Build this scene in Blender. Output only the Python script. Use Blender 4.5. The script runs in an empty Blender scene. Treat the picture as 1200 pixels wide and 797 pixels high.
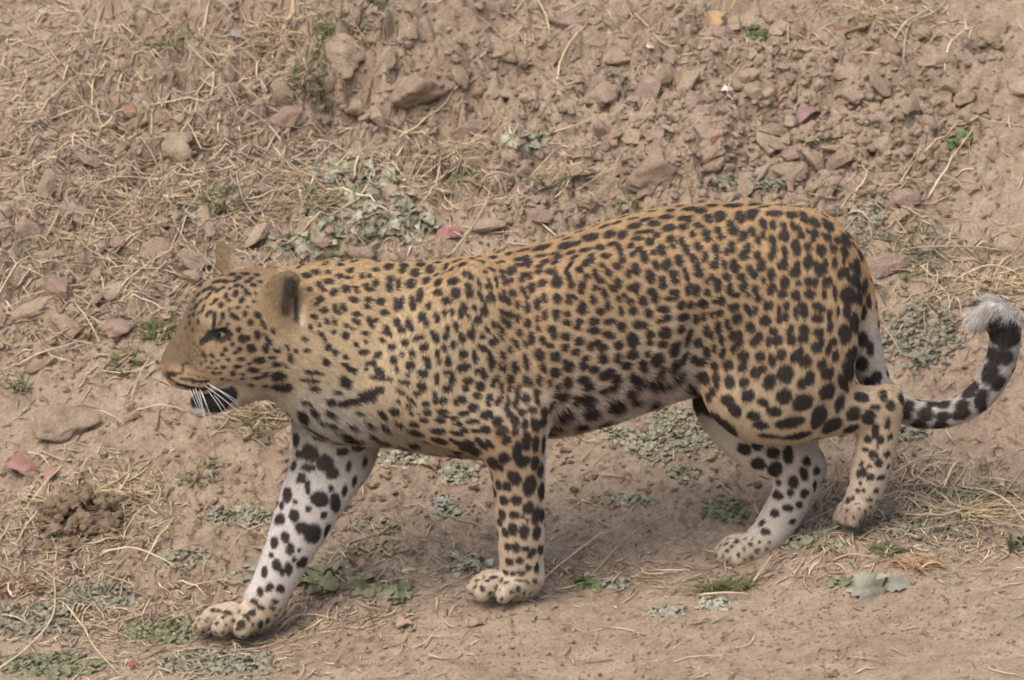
import bpy, math, random
import numpy as np
from mathutils import Vector, Matrix

# ------------------------------------------------------------------ camera, sky, sun, exposure
PITCH = math.radians(12.0)          # the photographer sits above the animal, looking gently down
DIST = 12.0
SCALE = 640.0                       # photo pixels per metre where the animal walks
FPX = SCALE * DIST
W, H = 1200.0, 797.0
DIR = np.array([0.0, math.cos(PITCH), -math.sin(PITCH)])
UPV = np.array([0.0, math.sin(PITCH), math.cos(PITCH)])
TGT = np.array([0.0, 0.0, (705 - 398.5) / SCALE / math.cos(PITCH)])
CAM = TGT - DIR * DIST

scene = bpy.context.scene
col = scene.collection
cd = bpy.data.cameras.new('camera')
cd.sensor_width = 36.0
cd.lens = 36.0 * FPX / W
cd.clip_start = 0.5
cd.clip_end = 500.0
cd.dof.use_dof = True
cd.dof.focus_distance = DIST - 0.1
cd.dof.aperture_fstop = 10.0
cam = bpy.data.objects.new('camera', cd)
cam.location = CAM
cam.rotation_euler = (math.pi / 2 - PITCH, 0, 0)
col.objects.link(cam)
scene.camera = cam

SUN_EL, SUN_AZ = math.radians(58), math.radians(215)     # azimuth from +Y, clockwise
world = bpy.data.worlds.new('World')
scene.world = world
world.use_nodes = True
wn = world.node_tree
sky = wn.nodes.new('ShaderNodeTexSky')
sky.sky_type = 'NISHITA'
sky.sun_disc = False
sky.sun_elevation = SUN_EL
sky.sun_rotation = SUN_AZ
sky.air_density = 1.0
sky.dust_density = 6.0
sky.ozone_density = 0.6
bgn = wn.nodes['Background']
wn.links.new(sky.outputs[0], bgn.inputs[0])
bgn.inputs[1].default_value = 0.15
sl = bpy.data.lights.new('sun', 'SUN')
sl.energy = 1.05
sl.angle = math.radians(60)
sl.color = (1.0, 0.96, 0.91)
so = bpy.data.objects.new('sun', sl)
sd = np.array([math.sin(SUN_AZ) * math.cos(SUN_EL), math.cos(SUN_AZ) * math.cos(SUN_EL), math.sin(SUN_EL)])
so.rotation_euler = Vector(sd).to_track_quat('Z', 'Y').to_euler()
so.location = (0, 0, 6)
col.objects.link(so)
scene.view_settings.view_transform = 'Standard'
scene.view_settings.look = 'None'
scene.view_settings.gamma = 1.0
scene.view_settings.exposure = 0.42
scene.cycles.filter_width = 1.9
scene.cycles.max_bounces = 5
scene.cycles.diffuse_bounces = 3
scene.cycles.transparent_max_bounces = 4
scene.cycles.use_adaptive_sampling = True
try:
    scene.cycles_curves.shape = 'RIBBONS'
except Exception:
    pass

rng = np.random.default_rng(11)
random.seed(11)

# ------------------------------------------------------------------ helpers
def tag(o, label=None, cat=None, group=None, kind=None):
    for k, v in (('label', label), ('category', cat), ('group', group), ('kind', kind)):
        if v:
            o[k] = v
    return o

def empty(name, loc=(0, 0, 0)):
    o = bpy.data.objects.new(name, None)
    o.empty_display_size = 0.05
    o.location = loc
    col.objects.link(o)
    return o

def mesh_data(name, v, f, mat=None, smooth=True):
    me = bpy.data.meshes.new(name)
    v = np.asarray(v, dtype=np.float32)
    if isinstance(f, np.ndarray):
        n, k = f.shape
        me.vertices.add(len(v)); me.vertices.foreach_set('co', v.ravel())
        me.loops.add(n * k); me.loops.foreach_set('vertex_index', f.astype(np.int32).ravel())
        me.polygons.add(n)
        me.polygons.foreach_set('loop_start', np.arange(0, n * k, k, dtype=np.int32))
        me.polygons.foreach_set('use_smooth', np.full(n, smooth))
        me.update(calc_edges=True)
        me.validate()
    else:
        me.from_pydata(v.tolist(), [], f)
        for p in me.polygons:
            p.use_smooth = smooth
    if mat:
        me.materials.append(mat)
    return me

def link(name, me, parent=None):
    o = bpy.data.objects.new(name, me)
    if parent:
        o.parent = parent
    col.objects.link(o)
    return o

def ray(px, py):
    px = np.asarray(px, float); py = np.asarray(py, float)
    a = (px - W / 2) / FPX; b = (H / 2 - py) / FPX
    return DIR + a[..., None] * np.array([1.0, 0, 0]) + b[..., None] * UPV

def at(px, py, y):
    """photo pixel + real depth (world y, metres) -> world point"""
    r = ray(px, py)
    t = (np.asarray(y, float) - CAM[1]) / r[..., 1]
    return CAM + r * t[..., None]

def project(p):
    d = np.asarray(p, float) - CAM
    z = d @ DIR
    return W / 2 + FPX * d[..., 0] / z, H / 2 - FPX * (d @ UPV) / z, z

# ---- vectorised gradient-free value noise
_perm = rng.permutation(512).astype(np.int64)
_perm = np.concatenate([_perm, _perm])
_val = rng.random(512) * 2 - 1

def vnoise(p, seed=0):
    p = np.asarray(p, float) + seed * 17.31
    i = np.floor(p).astype(np.int64); f = p - i
    u = f * f * f * (f * (f * 6 - 15) + 10)
    i &= 511
    def h(a, b, c):
        return _val[_perm[(_perm[(_perm[a & 511] + b) & 511] + c) & 511]]
    if p.shape[-1] == 2:
        x, y = i[..., 0], i[..., 1]
        z = np.zeros_like(x)
        a = h(x, y, z); b = h(x + 1, y, z); c = h(x, y + 1, z); d = h(x + 1, y + 1, z)
        ux, uy = u[..., 0], u[..., 1]
        return (a * (1 - ux) + b * ux) * (1 - uy) + (c * (1 - ux) + d * ux) * uy
    x, y, z = i[..., 0], i[..., 1], i[..., 2]
    ux, uy, uz = u[..., 0], u[..., 1], u[..., 2]
    def lay(zz):
        return (h(x, y, zz) * (1 - ux) + h(x + 1, y, zz) * ux) * (1 - uy) + (h(x, y + 1, zz) * (1 - ux) + h(x + 1, y + 1, zz) * ux) * uy
    return lay(z) * (1 - uz) + lay(z + 1) * uz

def fbm(p, oct=4, seed=0, gain=0.5):
    s = 0; a = 1.0; t = 0
    for k in range(oct):
        s = s + a * vnoise(np.asarray(p) * (2.03 ** k), seed + k * 3.7); t += a; a *= gain
    return s / t

def worley(p, seed=0):
    """2-D cellular noise: F1, F2 and a random number per cell"""
    p = np.asarray(p, float)
    i = np.floor(p).astype(np.int64)
    f1 = np.full(p.shape[:-1], 9.0); f2 = f1.copy(); cid = np.zeros_like(f1)
    for dx in (-1, 0, 1):
        for dy in (-1, 0, 1):
            cx = (i[..., 0] + dx) & 511; cy = (i[..., 1] + dy) & 511
            k = _perm[(_perm[(cx + seed) & 511] + cy) & 511]
            ox = (_val[k] + 1) / 2; oy = (_val[_perm[k]] + 1) / 2
            d = np.hypot(i[..., 0] + dx + ox - p[..., 0], i[..., 1] + dy + oy - p[..., 1])
            new = d < f1
            f2 = np.where(new, f1, np.minimum(f2, d))
            cid = np.where(new, _val[_perm[(k + 77) & 511]], cid)
            f1 = np.where(new, d, f1)
    return f1, f2, cid

def sstep(a, b, x):
    t = np.clip((x - a) / (b - a), 0, 1)
    return t * t * (3 - 2 * t)

# ---- material helper
class NT:
    def __init__(s, name):
        s.m = bpy.data.materials.new(name); s.m.use_nodes = True
        s.t = s.m.node_tree; s.b = s.t.nodes['Principled BSDF']
        s.b.inputs['Roughness'].default_value = 0.9
        s.b.inputs['Specular IOR Level'].default_value = 0.15
    def n(s, typ, **kw):
        x = s.t.nodes.new(typ)
        for k, v in kw.items():
            if k.startswith('i_'):
                x.inputs[int(k[2:]) if k[2:].isdigit() else k[2:]].default_value = v
            else:
                setattr(x, k, v)
        return x
    def l(s, a, b):
        s.t.links.new(a, b)
    def noise(s, scale, detail=4, rough=0.55, vec=None, dist=0.0):
        x = s.n('ShaderNodeTexNoise'); x.inputs['Scale'].default_value = scale
        x.inputs['Detail'].default_value = detail; x.inputs['Roughness'].default_value = rough
        x.inputs['Distortion'].default_value = dist
        if vec is not None: s.l(vec, x.inputs['Vector'])
        return x.outputs['Fac']
    def ramp(s, fac, stops):
        x = s.n('ShaderNodeValToRGB'); e = x.color_ramp.elements
        while len(e) < len(stops): e.new(0.5)
        for q, (p, c) in zip(e, stops):
            q.position = p; q.color = (*c, 1) if len(c) == 3 else c
        s.l(fac, x.inputs[0])
        return x.outputs[0]
    def mix(s, fac, a, b, mode='MIX'):
        x = s.n('ShaderNodeMix', data_type='RGBA', blend_type=mode)
        for sock, v in ((x.inputs[0], fac), (x.inputs[6], a), (x.inputs[7], b)):
            if hasattr(v, 'links'): s.l(v, sock)
            else: sock.default_value = v if not isinstance(v, tuple) else (*v, 1)
        return x.outputs[2]
    def bump(s, h, strength, dist):
        x = s.n('ShaderNodeBump'); x.inputs['Strength'].default_value = strength
        x.inputs['Distance'].default_value = dist; s.l(h, x.inputs['Height'])
        s.l(x.outputs[0], s.b.inputs['Normal'])
    def objvec(s):
        return s.n('ShaderNodeNewGeometry').outputs['Position']
# ------------------------------------------------------------------ terrain: a foot path below a broken earth bank
FEATURES = []      # (x, y, rx, ry, height, kind)

def base_h(x, y):
    h = 0.145 * 2.0 * np.tanh(x / 2.0)
    h = h + np.where(y < 3.0, 0.12 * y, 0.36)
    k = 0.12
    sp = lambda q: k * np.logaddexp(0, q / k)
    h = h + 0.40 * (sp(y - 0.28) - sp(y - 3.2))
    h = h - 0.10 * sp(-y - 1.2) * 0.8
    for bx, by, br, bh in ((-0.016, -0.07, .16, .020), (-.53, .03, .2, -.012), (.43, .07, .15, -.016), (.64, -.03, .17, .042)):
        h = h + bh * np.exp(-((x - bx) ** 2 + (y - by) ** 2) / br ** 2)
    return h

def hit(px, py, fn=base_h):
    """where the line of sight through a photo pixel meets the ground"""
    px = np.asarray(px, float); py = np.asarray(py, float)
    r = ray(px, py)
    t = np.full(px.shape, (-1.5 - CAM[1])) / r[..., 1]
    step = 0.05
    done = np.zeros(px.shape, bool)
    for _ in range(150):
        p = CAM + r * t[..., None]
        below = p[..., 2] < fn(p[..., 0], p[..., 1])
        done |= below
        t = np.where(done, t, t + step)
        if done.all(): break
    lo = t - step; hi = t
    for _ in range(14):
        m = (lo + hi) / 2
        p = CAM + r * m[..., None]
        b = p[..., 2] < fn(p[..., 0], p[..., 1])
        hi = np.where(b, m, hi); lo = np.where(b, lo, m)
    return CAM + r * hi[..., None]
# ------------------------------------------------------------------ the leopard: a smooth union of tapered muscles, meshed as one skin
# every chain: stations (photo x, photo y, side offset in photo px [negative = towards us], radius, radius across the body)
def ymid(px):
    return (px - 640.0) * 0.05           # the animal walks a few degrees towards us
def hm(px):
    return ymid(330) - (330 - px) * 0.20 # the head is turned a little to us

CH = []
def chain(part, pts, k=14, side=None, head=False, sub=3):
    """part name, stations, blend radius"""
    P = []
    for q in pts:
        x, y, w, r = q[:4]; rd = q[4] if len(q) > 4 else r * 0.88
        w0 = hm(x) if head else ymid(x)
        P.append((*at(x, y, (w + w0) / SCALE), r / SCALE, rd / SCALE))
    P = np.array(P)
    if len(P) > 2 and sub > 1:           # Catmull-Rom refinement
        Q = np.vstack([2 * P[0] - P[1], P, 2 * P[-1] - P[-2]]); out = []
        for i in range(1, len(Q) - 2):
            for s in range(sub):
                t = s / sub
                a, b, c, d = Q[i - 1], Q[i], Q[i + 1], Q[i + 2]
                out.append(0.5 * ((2 * b) + (-a + c) * t + (2 * a - 5 * b + 4 * c - d) * t * t + (-a + 3 * b - 3 * c + d) * t ** 3))
        out.append(P[-1]); P = np.array(out)
        P[:, 3:] = np.maximum(P[:, 3:], 0.004)
    CH.append(dict(part=part, P=P, k=k / SCALE))

# trunk and neck
chain('torso', [(372, 398, 0, 82, 54), (420, 408, 0, 99, 62), (470, 411, 0, 104, 74), (530, 413, 0, 109, 84),
                (590, 402, 0, 107, 88), (650, 391, 0, 108, 90), (710, 373, 0, 108, 92), (760, 356, 0, 108, 92),
                (810, 343, 0, 104, 88), (860, 336, 0, 99, 84), (905, 338, 0, 97, 80), (938, 342, 0, 72, 60)], k=20)
chain('neck', [(318, 384, 0, 58, 52), (350, 392, 0, 72, 54), (400, 404, 0, 90, 58)], k=24)
chain('chest', [(400, 450, 0, 54, 46), (450, 454, 0, 54, 52), (505, 462, 0, 56, 58), (560, 472, 0, 56, 60)], k=22)
chain('torso', [(640, 449, 0, 50, 50), (700, 435, 0, 50, 52), (760, 417, 0, 44, 50), (815, 410, 8, 40, 46)], k=26)
chain('torso', [(700, 330, -78, 30, 14), (760, 345, -80, 40, 14), (810, 360, -76, 40, 14)], k=30)
# near shoulder blade, upper arm, forearm
chain('shoulder', [(556, 332, -46, 26, 16), (540, 372, -62, 44, 22), (512, 420, -68, 50, 26), (490, 452, -62, 46, 30)], k=22)
chain('near_fore', [(488, 452, -60, 44, 30), (535, 482, -66, 44, 30), (588, 500, -64, 42, 30)], k=20)
chain('near_fore', [(596, 488, -62, 46, 32), (604, 530, -56, 35, 29), (608, 570, -50, 30, 26), (610, 610, -47, 28, 25), (611, 645, -45, 26.5, 25), (611, 676, -44, 25, 24)], k=14)
# far fore leg, reaching forward
chain('far_fore', [(425, 400, 40, 60, 28), (402, 450, 42, 58, 32), (392, 505, 36, 50, 34), (388, 540, 32, 45, 34), (368, 580, 28, 39, 32), (345, 630, 24, 31, 28), (326, 672, 20, 26, 25), (310, 706, 18, 24, 24)], k=16)
chain('far_fore', [(425, 500, 36, 26, 24), (412, 540, 32, 20, 20)], k=16)
# near hind leg: thigh, shank to the hock, foot pushing off
chain('near_hind', [(930, 318, -34, 74, 40), (922, 380, -50, 84, 42), (915, 435, -56, 78, 42), (890, 468, -54, 50, 36)], k=22)
chain('near_hind', [(940, 355, -34, 44, 34), (951, 408, -38, 35, 28), (968, 452, -40, 26, 24)], k=20)
chain('far_hind', [(955, 360, 34, 50, 32), (966, 420, 40, 40, 30), (950, 480, 40, 34, 26)], k=20)
chain('near_hind', [(866, 458, -52, 40, 34), (910, 474, -52, 42, 32), (960, 481, -47, 32, 26), (1006, 479, -40, 27, 22), (1036, 474, -36, 22, 19)], k=16)
chain('near_hind', [(1044, 460, -35, 9, 9), (1034, 482, -36, 22, 19), (1028, 515, -36, 24, 20), (1021, 550, -36, 23, 20), (1013, 578, -36, 21, 20), (1006, 595, -37, 18, 19)], k=10)
# far hind leg
chain('far_hind', [(905, 380, 44, 74, 36), (872, 440, 48, 60, 36), (858, 478, 46, 42, 34), (893, 517, 40, 39, 30), (930, 538, 36, 31, 25), (944, 548, 34, 24, 20)], k=16)
chain('far_hind', [(951, 543, 34, 11, 10), (937, 556, 33, 25, 21), (927, 583, 32, 24, 21), (912, 610, 31, 23, 21), (897, 630, 30, 21, 22)], k=10)
# tail
TAIL = [(958, 284, 0, 34, 30), (984, 312, -6, 30, 26), (1003, 355, -12, 24, 22), (1011, 400, -10, 21, 19), (1022, 438, 0, 18, 17), (1034, 460, 6, 17, 16), (1060, 480, 9, 16, 15), (1095, 487, 8, 15.5, 15), (1127, 479, 6, 16, 15), (1153, 459, 4, 17, 16),
        (1170, 430, 2, 18, 17), (1178, 402, 0, 18, 17), (1175, 380, 0, 19, 18), (1162, 368, 0, 18, 17), (1148, 374, -4, 14, 13)]
chain('tail', TAIL, k=10)
# head: skull, cheeks, muzzle, jaw
chain('head', [(318, 376, 0, 56, 50), (292, 370, 0, 55, 50), (268, 371, 0, 47, 44), (250, 378, 0, 34, 32)], k=16, head=True)
chain('head', [(300, 412, -30, 40, 20), (272, 412, -30, 34, 18), (250, 424, -22, 22, 14)], k=16, head=True)
chain('head', [(300, 412, 30, 40, 20), (272, 412, 30, 34, 18), (250, 424, 22, 22, 14)], k=16, head=True)
chain('head', [(256, 402, 0, 38, 34), (232, 418, 0, 32, 27), (215, 428, 0, 24, 22), (207, 432, 0, 17, 19)], k=12, head=True)
chain('head', [(238, 366, 0, 15, 20), (220, 392, 0, 13, 15), (205, 418, 0, 13, 14), (199, 430, 0, 9, 12)], k=8, head=True)
chain('head', [(240, 442, -14, 20, 13), (218, 442, -13, 15, 11), (208, 444, -7, 10, 8)], k=6, head=True)
chain('head', [(240, 442, 14, 20, 13), (218, 442, 13, 15, 11), (208, 444, 7, 10, 8)], k=6, head=True)
chain('head', [(318, 430, 0, 34, 36), (280, 449, 0, 25, 28), (258, 464, 0, 19, 20), (240, 472, 0, 16, 14), (234, 476, 0, 13, 11)], k=7, head=True)
chain('head', [(242, 376, -27, 9, 7), (256, 374, -33, 10, 7), (272, 380, -37, 9, 6)], k=8, head=True)     # brow over the eye
chain('head', [(246, 404, -28, 9, 6), (262, 406, -33, 9, 6)], k=8, head=True)                               # lower lid and cheekbone
chain('head', [(242, 376, 27, 9, 7), (256, 374, 33, 10, 7), (272, 380, 37, 9, 6)], k=8, head=True)
# ears
chain('ear', [(322, 378, -36, 20, 13), (329, 356, -46, 25, 10), (334, 342, -50, 23, 6.5), (337, 334, -51, 17, 4)], k=9, head=True)
chain('ear', [(284, 324, 32, 21, 10), (274, 310, 38, 18, 6), (265, 298, 42, 12.5, 4), (260, 291, 43, 8, 3)], k=6, head=True)

CARVE = []
def carve(x, y, w, r, rd, k, head=True, ry=None):
    w0 = hm(x) if head else ymid(x)
    CARVE.append((at(x, y, (w + w0) / SCALE), np.array([r, rd, ry or r]) / SCALE, k / SCALE))

# paws: pads and four toes each
def paw(part, heel, tips, toe_r, k=3):
    for (bx, by, bw), (tx, ty, tw) in tips:
        mx, my, mw = (bx * .45 + tx * .55), (by * .45 + ty * .55) - 4, (bw + tw) / 2
        chain(part, [(bx, by, bw, toe_r * .95, toe_r * .9), (mx, my, mw, toe_r * 1.0, toe_r * .86), (tx, ty, tw, toe_r * .86, toe_r * .78)], k=k)
    chain(part, heel, k=7)

paw('near_fore', [(613, 676, -44, 23, 23), (608, 687, -44, 18, 20), (592, 691, -44, 13, 19)],
    [((608, 688, -63), (590, 698, -72)), ((592, 682, -53), (565, 696, -60)), ((586, 680, -40), (556, 689, -42)), ((590, 681, -27), (562, 683, -22))], 11)
paw('far_fore', [(310, 706, 18, 24, 24), (300, 722, 18, 20, 22), (280, 731, 17, 13, 20)],
    [((300, 727, -2), (284, 738, -12)), ((284, 719, 6), (258, 736, -2)), ((272, 716, 20), (235, 733, 18)), ((272, 717, 36), (240, 729, 39))], 12)
paw('far_hind', [(898, 630, 30, 20, 22), (884, 644, 30, 18, 23), (868, 648, 30, 14, 23)],
    [((884, 646, 12), (864, 655, 6)), ((874, 640, 22), (848, 652, 19)), ((872, 637, 34), (847, 647, 35)), ((876, 637, 46), (853, 643, 49))], 12)
paw('near_hind', [(1007, 595, -37, 17, 19), (1003, 602, -37, 13, 19)],
    [((1007, 598, -56), (1000, 612, -60)), ((1000, 594, -45), (989, 610, -47)), ((998, 593, -32), (984, 607, -31)), ((1000, 594, -20), (987, 604, -17))], 9.5)
carve(606, 405, -107, 15, 17, 30, head=False, ry=62)     # crease behind the shoulder
carve(816, 425, -97, 15, 18, 22, head=False, ry=42)      # fold of the flank
carve(560, 540, -96, 12, 14, 14, head=False, ry=10)
carve(259, 392, -45, 8.5, 9, 5, ry=6.5)
carve(259, 392, 45, 8.5, 9, 5, ry=6.5)
carve(353, 355, -58, 10, 11, 5, ry=24)       # hollow of the near ear, opening backwards
carve(287, 300, 36, 12, 6, 4, ry=15)

def chain_d(P, pts):
    best = np.full(len(pts), 9.0, dtype=np.float32)
    P = P.astype(np.float32); X, Y, Z = pts[:, 0], pts[:, 1], pts[:, 2]
    for a, b in zip(P[:-1], P[1:]):
        ab = b[:3] - a[:3]; L2 = float(ab @ ab) + 1e-12
        t = np.clip(((X - a[0]) * ab[0] + (Y - a[1]) * ab[1] + (Z - a[2]) * ab[2]) / np.float32(L2), 0, 1)
        dx = X - (a[0] + t * ab[0]); dy = Y - (a[1] + t * ab[1]); dz = Z - (a[2] + t * ab[2])
        r = a[3] + (b[3] - a[3]) * t; e = r / (a[4] + (b[4] - a[4]) * t)
        dy *= e
        v = np.sqrt(dx * dx + dz * dz + dy * dy) - r
        v = np.where(v > 0, v / np.clip(e, 1, 2.5), v)
        np.minimum(best, v, out=best)
    return best

def chain_dist(P, pts):
    """signed distance-like value and tangent of the nearest segment"""
    best = np.full(len(pts), 9.0); tan = np.zeros((len(pts), 3))
    for a, b in zip(P[:-1], P[1:]):
        ab = b[:3] - a[:3]; L2 = ab @ ab + 1e-12
        t = np.clip(((pts - a[:3]) @ ab) / L2, 0, 1)
        d = pts - (a[:3] + t[:, None] * ab)
        r = a[3] + (b[3] - a[3]) * t; rd = a[4] + (b[4] - a[4]) * t
        q = d[:, 1] * (r / rd)
        v = np.sqrt(d[:, 0] ** 2 + d[:, 2] ** 2 + q * q) - r
        v = np.where(v > 0, v * np.clip(rd / r, 0.4, 1), v)
        w = v < best
        best = np.where(w, v, best); tan[w] = ab / math.sqrt(L2)
    return best, tan

def smin(a, b, k):
    h = np.clip(0.5 + 0.5 * (b - a) / k, 0, 1)
    return b * (1 - h) + a * h - k * h * (1 - h)

def build_field(h=0.0048):
    allp = np.vstack([np.hstack([c['P'][:, :3] - c['P'][:, 3:4]]) for c in CH] + [c['P'][:, :3] + c['P'][:, 3:4] for c in CH])
    lo = allp.min(0) - 0.03; hi = allp.max(0) + 0.03
    n = np.ceil((hi - lo) / h).astype(int) + 1
    F = np.full(n, 0.08, dtype=np.float32)
    for c in CH:
        P = c['P']; m = c['k'] + 0.025
        a = np.floor(((P[:, :3] - P[:, 3:4]).min(0) - m - lo) / h).astype(int).clip(0, n - 2)
        b = np.ceil(((P[:, :3] + P[:, 3:4]).max(0) + m - lo) / h).astype(int).clip(a + 1, n)
        gx, gy, gz = [lo[i] + h * np.arange(a[i], b[i]) for i in range(3)]
        g = np.stack(np.meshgrid(gx, gy, gz, indexing='ij'), -1).reshape(-1, 3).astype(np.float32)
        d = chain_d(P, g)
        s = tuple(slice(a[i], b[i]) for i in range(3))
        sh = F[s].shape
        F[s] = smin(F[s], d.reshape(sh), c['k'])
    for ctr, rad, k in CARVE:
        m = rad + k + 0.01
        a = np.floor((ctr - m - lo) / h).astype(int).clip(0, n - 2); b = np.ceil((ctr + m - lo) / h).astype(int).clip(a + 1, n)
        g = np.stack(np.meshgrid(*[lo[i] + h * np.arange(a[i], b[i]) for i in range(3)], indexing='ij'), -1)
        d = (np.sqrt((((g - ctr) / rad) ** 2).sum(-1)) - 1) * rad.min()
        s = tuple(slice(a[i], b[i]) for i in range(3))
        F[s] = -smin(-F[s], d, k)
    return F, lo, h

def surface_nets(F, lo, h):
    S = F < 0
    nx, ny, nz = F.shape
    c = [S[i:nx - 1 + i, j:ny - 1 + j, k:nz - 1 + k] for i in (0, 1) for j in (0, 1) for k in (0, 1)]
    cnt = sum(x.astype(np.int8) for x in c)
    act = (cnt > 0) & (cnt < 8)
    I = np.argwhere(act)
    idx = np.full(act.shape, -1, dtype=np.int64); idx[act] = np.arange(len(I))
    pos = np.zeros((len(I), 3)); num = np.zeros(len(I))
    for ax in range(3):
        o = [a for a in range(3) if a != ax]
        for u in (0, 1):
            for v in (0, 1):
                p0 = np.zeros(3, int); p0[o[0]] = u; p0[o[1]] = v
                p1 = p0.copy(); p1[ax] = 1
                A = F[tuple((I + p0).T)]; B = F[tuple((I + p1).T)]
                x = (A < 0) != (B < 0)
                t = np.where(x, A / np.where(x, A - B, 1), 0)
                q = p0[None, :] + t[:, None] * (p1 - p0)[None, :]
                pos[x] += q[x]; num[x] += 1
    V = lo + h * (I + pos / num[:, None])
    quads = []
    for ax in range(3):
        o = [(ax + 1) % 3, (ax + 2) % 3]
        A = np.take(S, range(S.shape[ax] - 1), ax); B = np.take(S, range(1, S.shape[ax]), ax)
        E = np.argwhere(A != B)
        E = E[(E[:, o[0]] > 0) & (E[:, o[1]] > 0) & (E[:, o[0]] < act.shape[o[0]]) & (E[:, o[1]] < act.shape[o[1]])]
        flip = ~A[tuple(E.T)]
        u = np.zeros(3, int); u[o[0]] = 1; v = np.zeros(3, int); v[o[1]] = 1
        q = np.stack([idx[tuple((E - u - v).T)], idx[tuple((E - v).T)], idx[tuple(E.T)], idx[tuple((E - u).T)]], 1)
        q[flip] = q[flip][:, ::-1]
        quads.append(q)
    return V, np.vstack(quads)

def smooth_mesh(V, Q, it=6, lam=0.5, mu=-0.52):
    e = np.vstack([Q[:, [0, 1]], Q[:, [1, 2]], Q[:, [2, 3]], Q[:, [3, 0]]])
    deg = np.bincount(e.ravel(), minlength=len(V)).astype(float)
    for k in range(it * 2):
        s = np.zeros_like(V)
        for j in range(3):
            s[:, j] = np.bincount(e[:, 0], V[e[:, 1], j], len(V)) + np.bincount(e[:, 1], V[e[:, 0], j], len(V))
        V = V + (lam if k % 2 == 0 else mu) * (s / deg[:, None] - V)
    return V

def vnormals(V, Q):
    n = np.cross(V[Q[:, 2]] - V[Q[:, 0]], V[Q[:, 3]] - V[Q[:, 1]])
    N = np.zeros_like(V)
    for j in range(4):
        for a in range(3):
            N[:, a] += np.bincount(Q[:, j], n[:, a], len(V))
    return N / (np.linalg.norm(N, axis=1, keepdims=True) + 1e-12)

BF, BLO, BHH = build_field()
BV, BQ = surface_nets(BF, BLO, BHH)
BV = smooth_mesh(BV, BQ)
BN = vnormals(BV, BQ)
# ------------------------------------------------------------------ coat: base colours, spots, fur
from mathutils.bvhtree import BVHTree
bvh = BVHTree.FromPolygons([tuple(v) for v in BV], [tuple(int(i) for i in q) for q in BQ])
def on_skin(px, py):
    d = Vector(ray(px, py)).normalized()
    loc, nor, fi, dist = bvh.ray_cast(Vector(CAM), d)
    return (np.array(loc), np.array(nor)) if loc is not None else (None, None)

parts = sorted({c['part'] for c in CH})
PD = np.full((len(parts), len(BV)), 9.0); FLOW = np.zeros((len(BV), 3)); WS = np.zeros(len(BV))
for c in CH:
    d, t = chain_dist(c['P'], BV)
    i = parts.index(c['part']); PD[i] = np.minimum(PD[i], d)
    w = np.exp(-np.clip(d, -0.02, 0.2) / 0.008)
    FLOW += t * w[:, None]; WS += w
PW = np.exp(-np.clip(PD, -0.02, 0.2) / 0.006)
PW /= PW.sum(0)
pw = {p: PW[i] for i, p in enumerate(parts)}
VPX, VPY, _ = project(BV)

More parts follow.
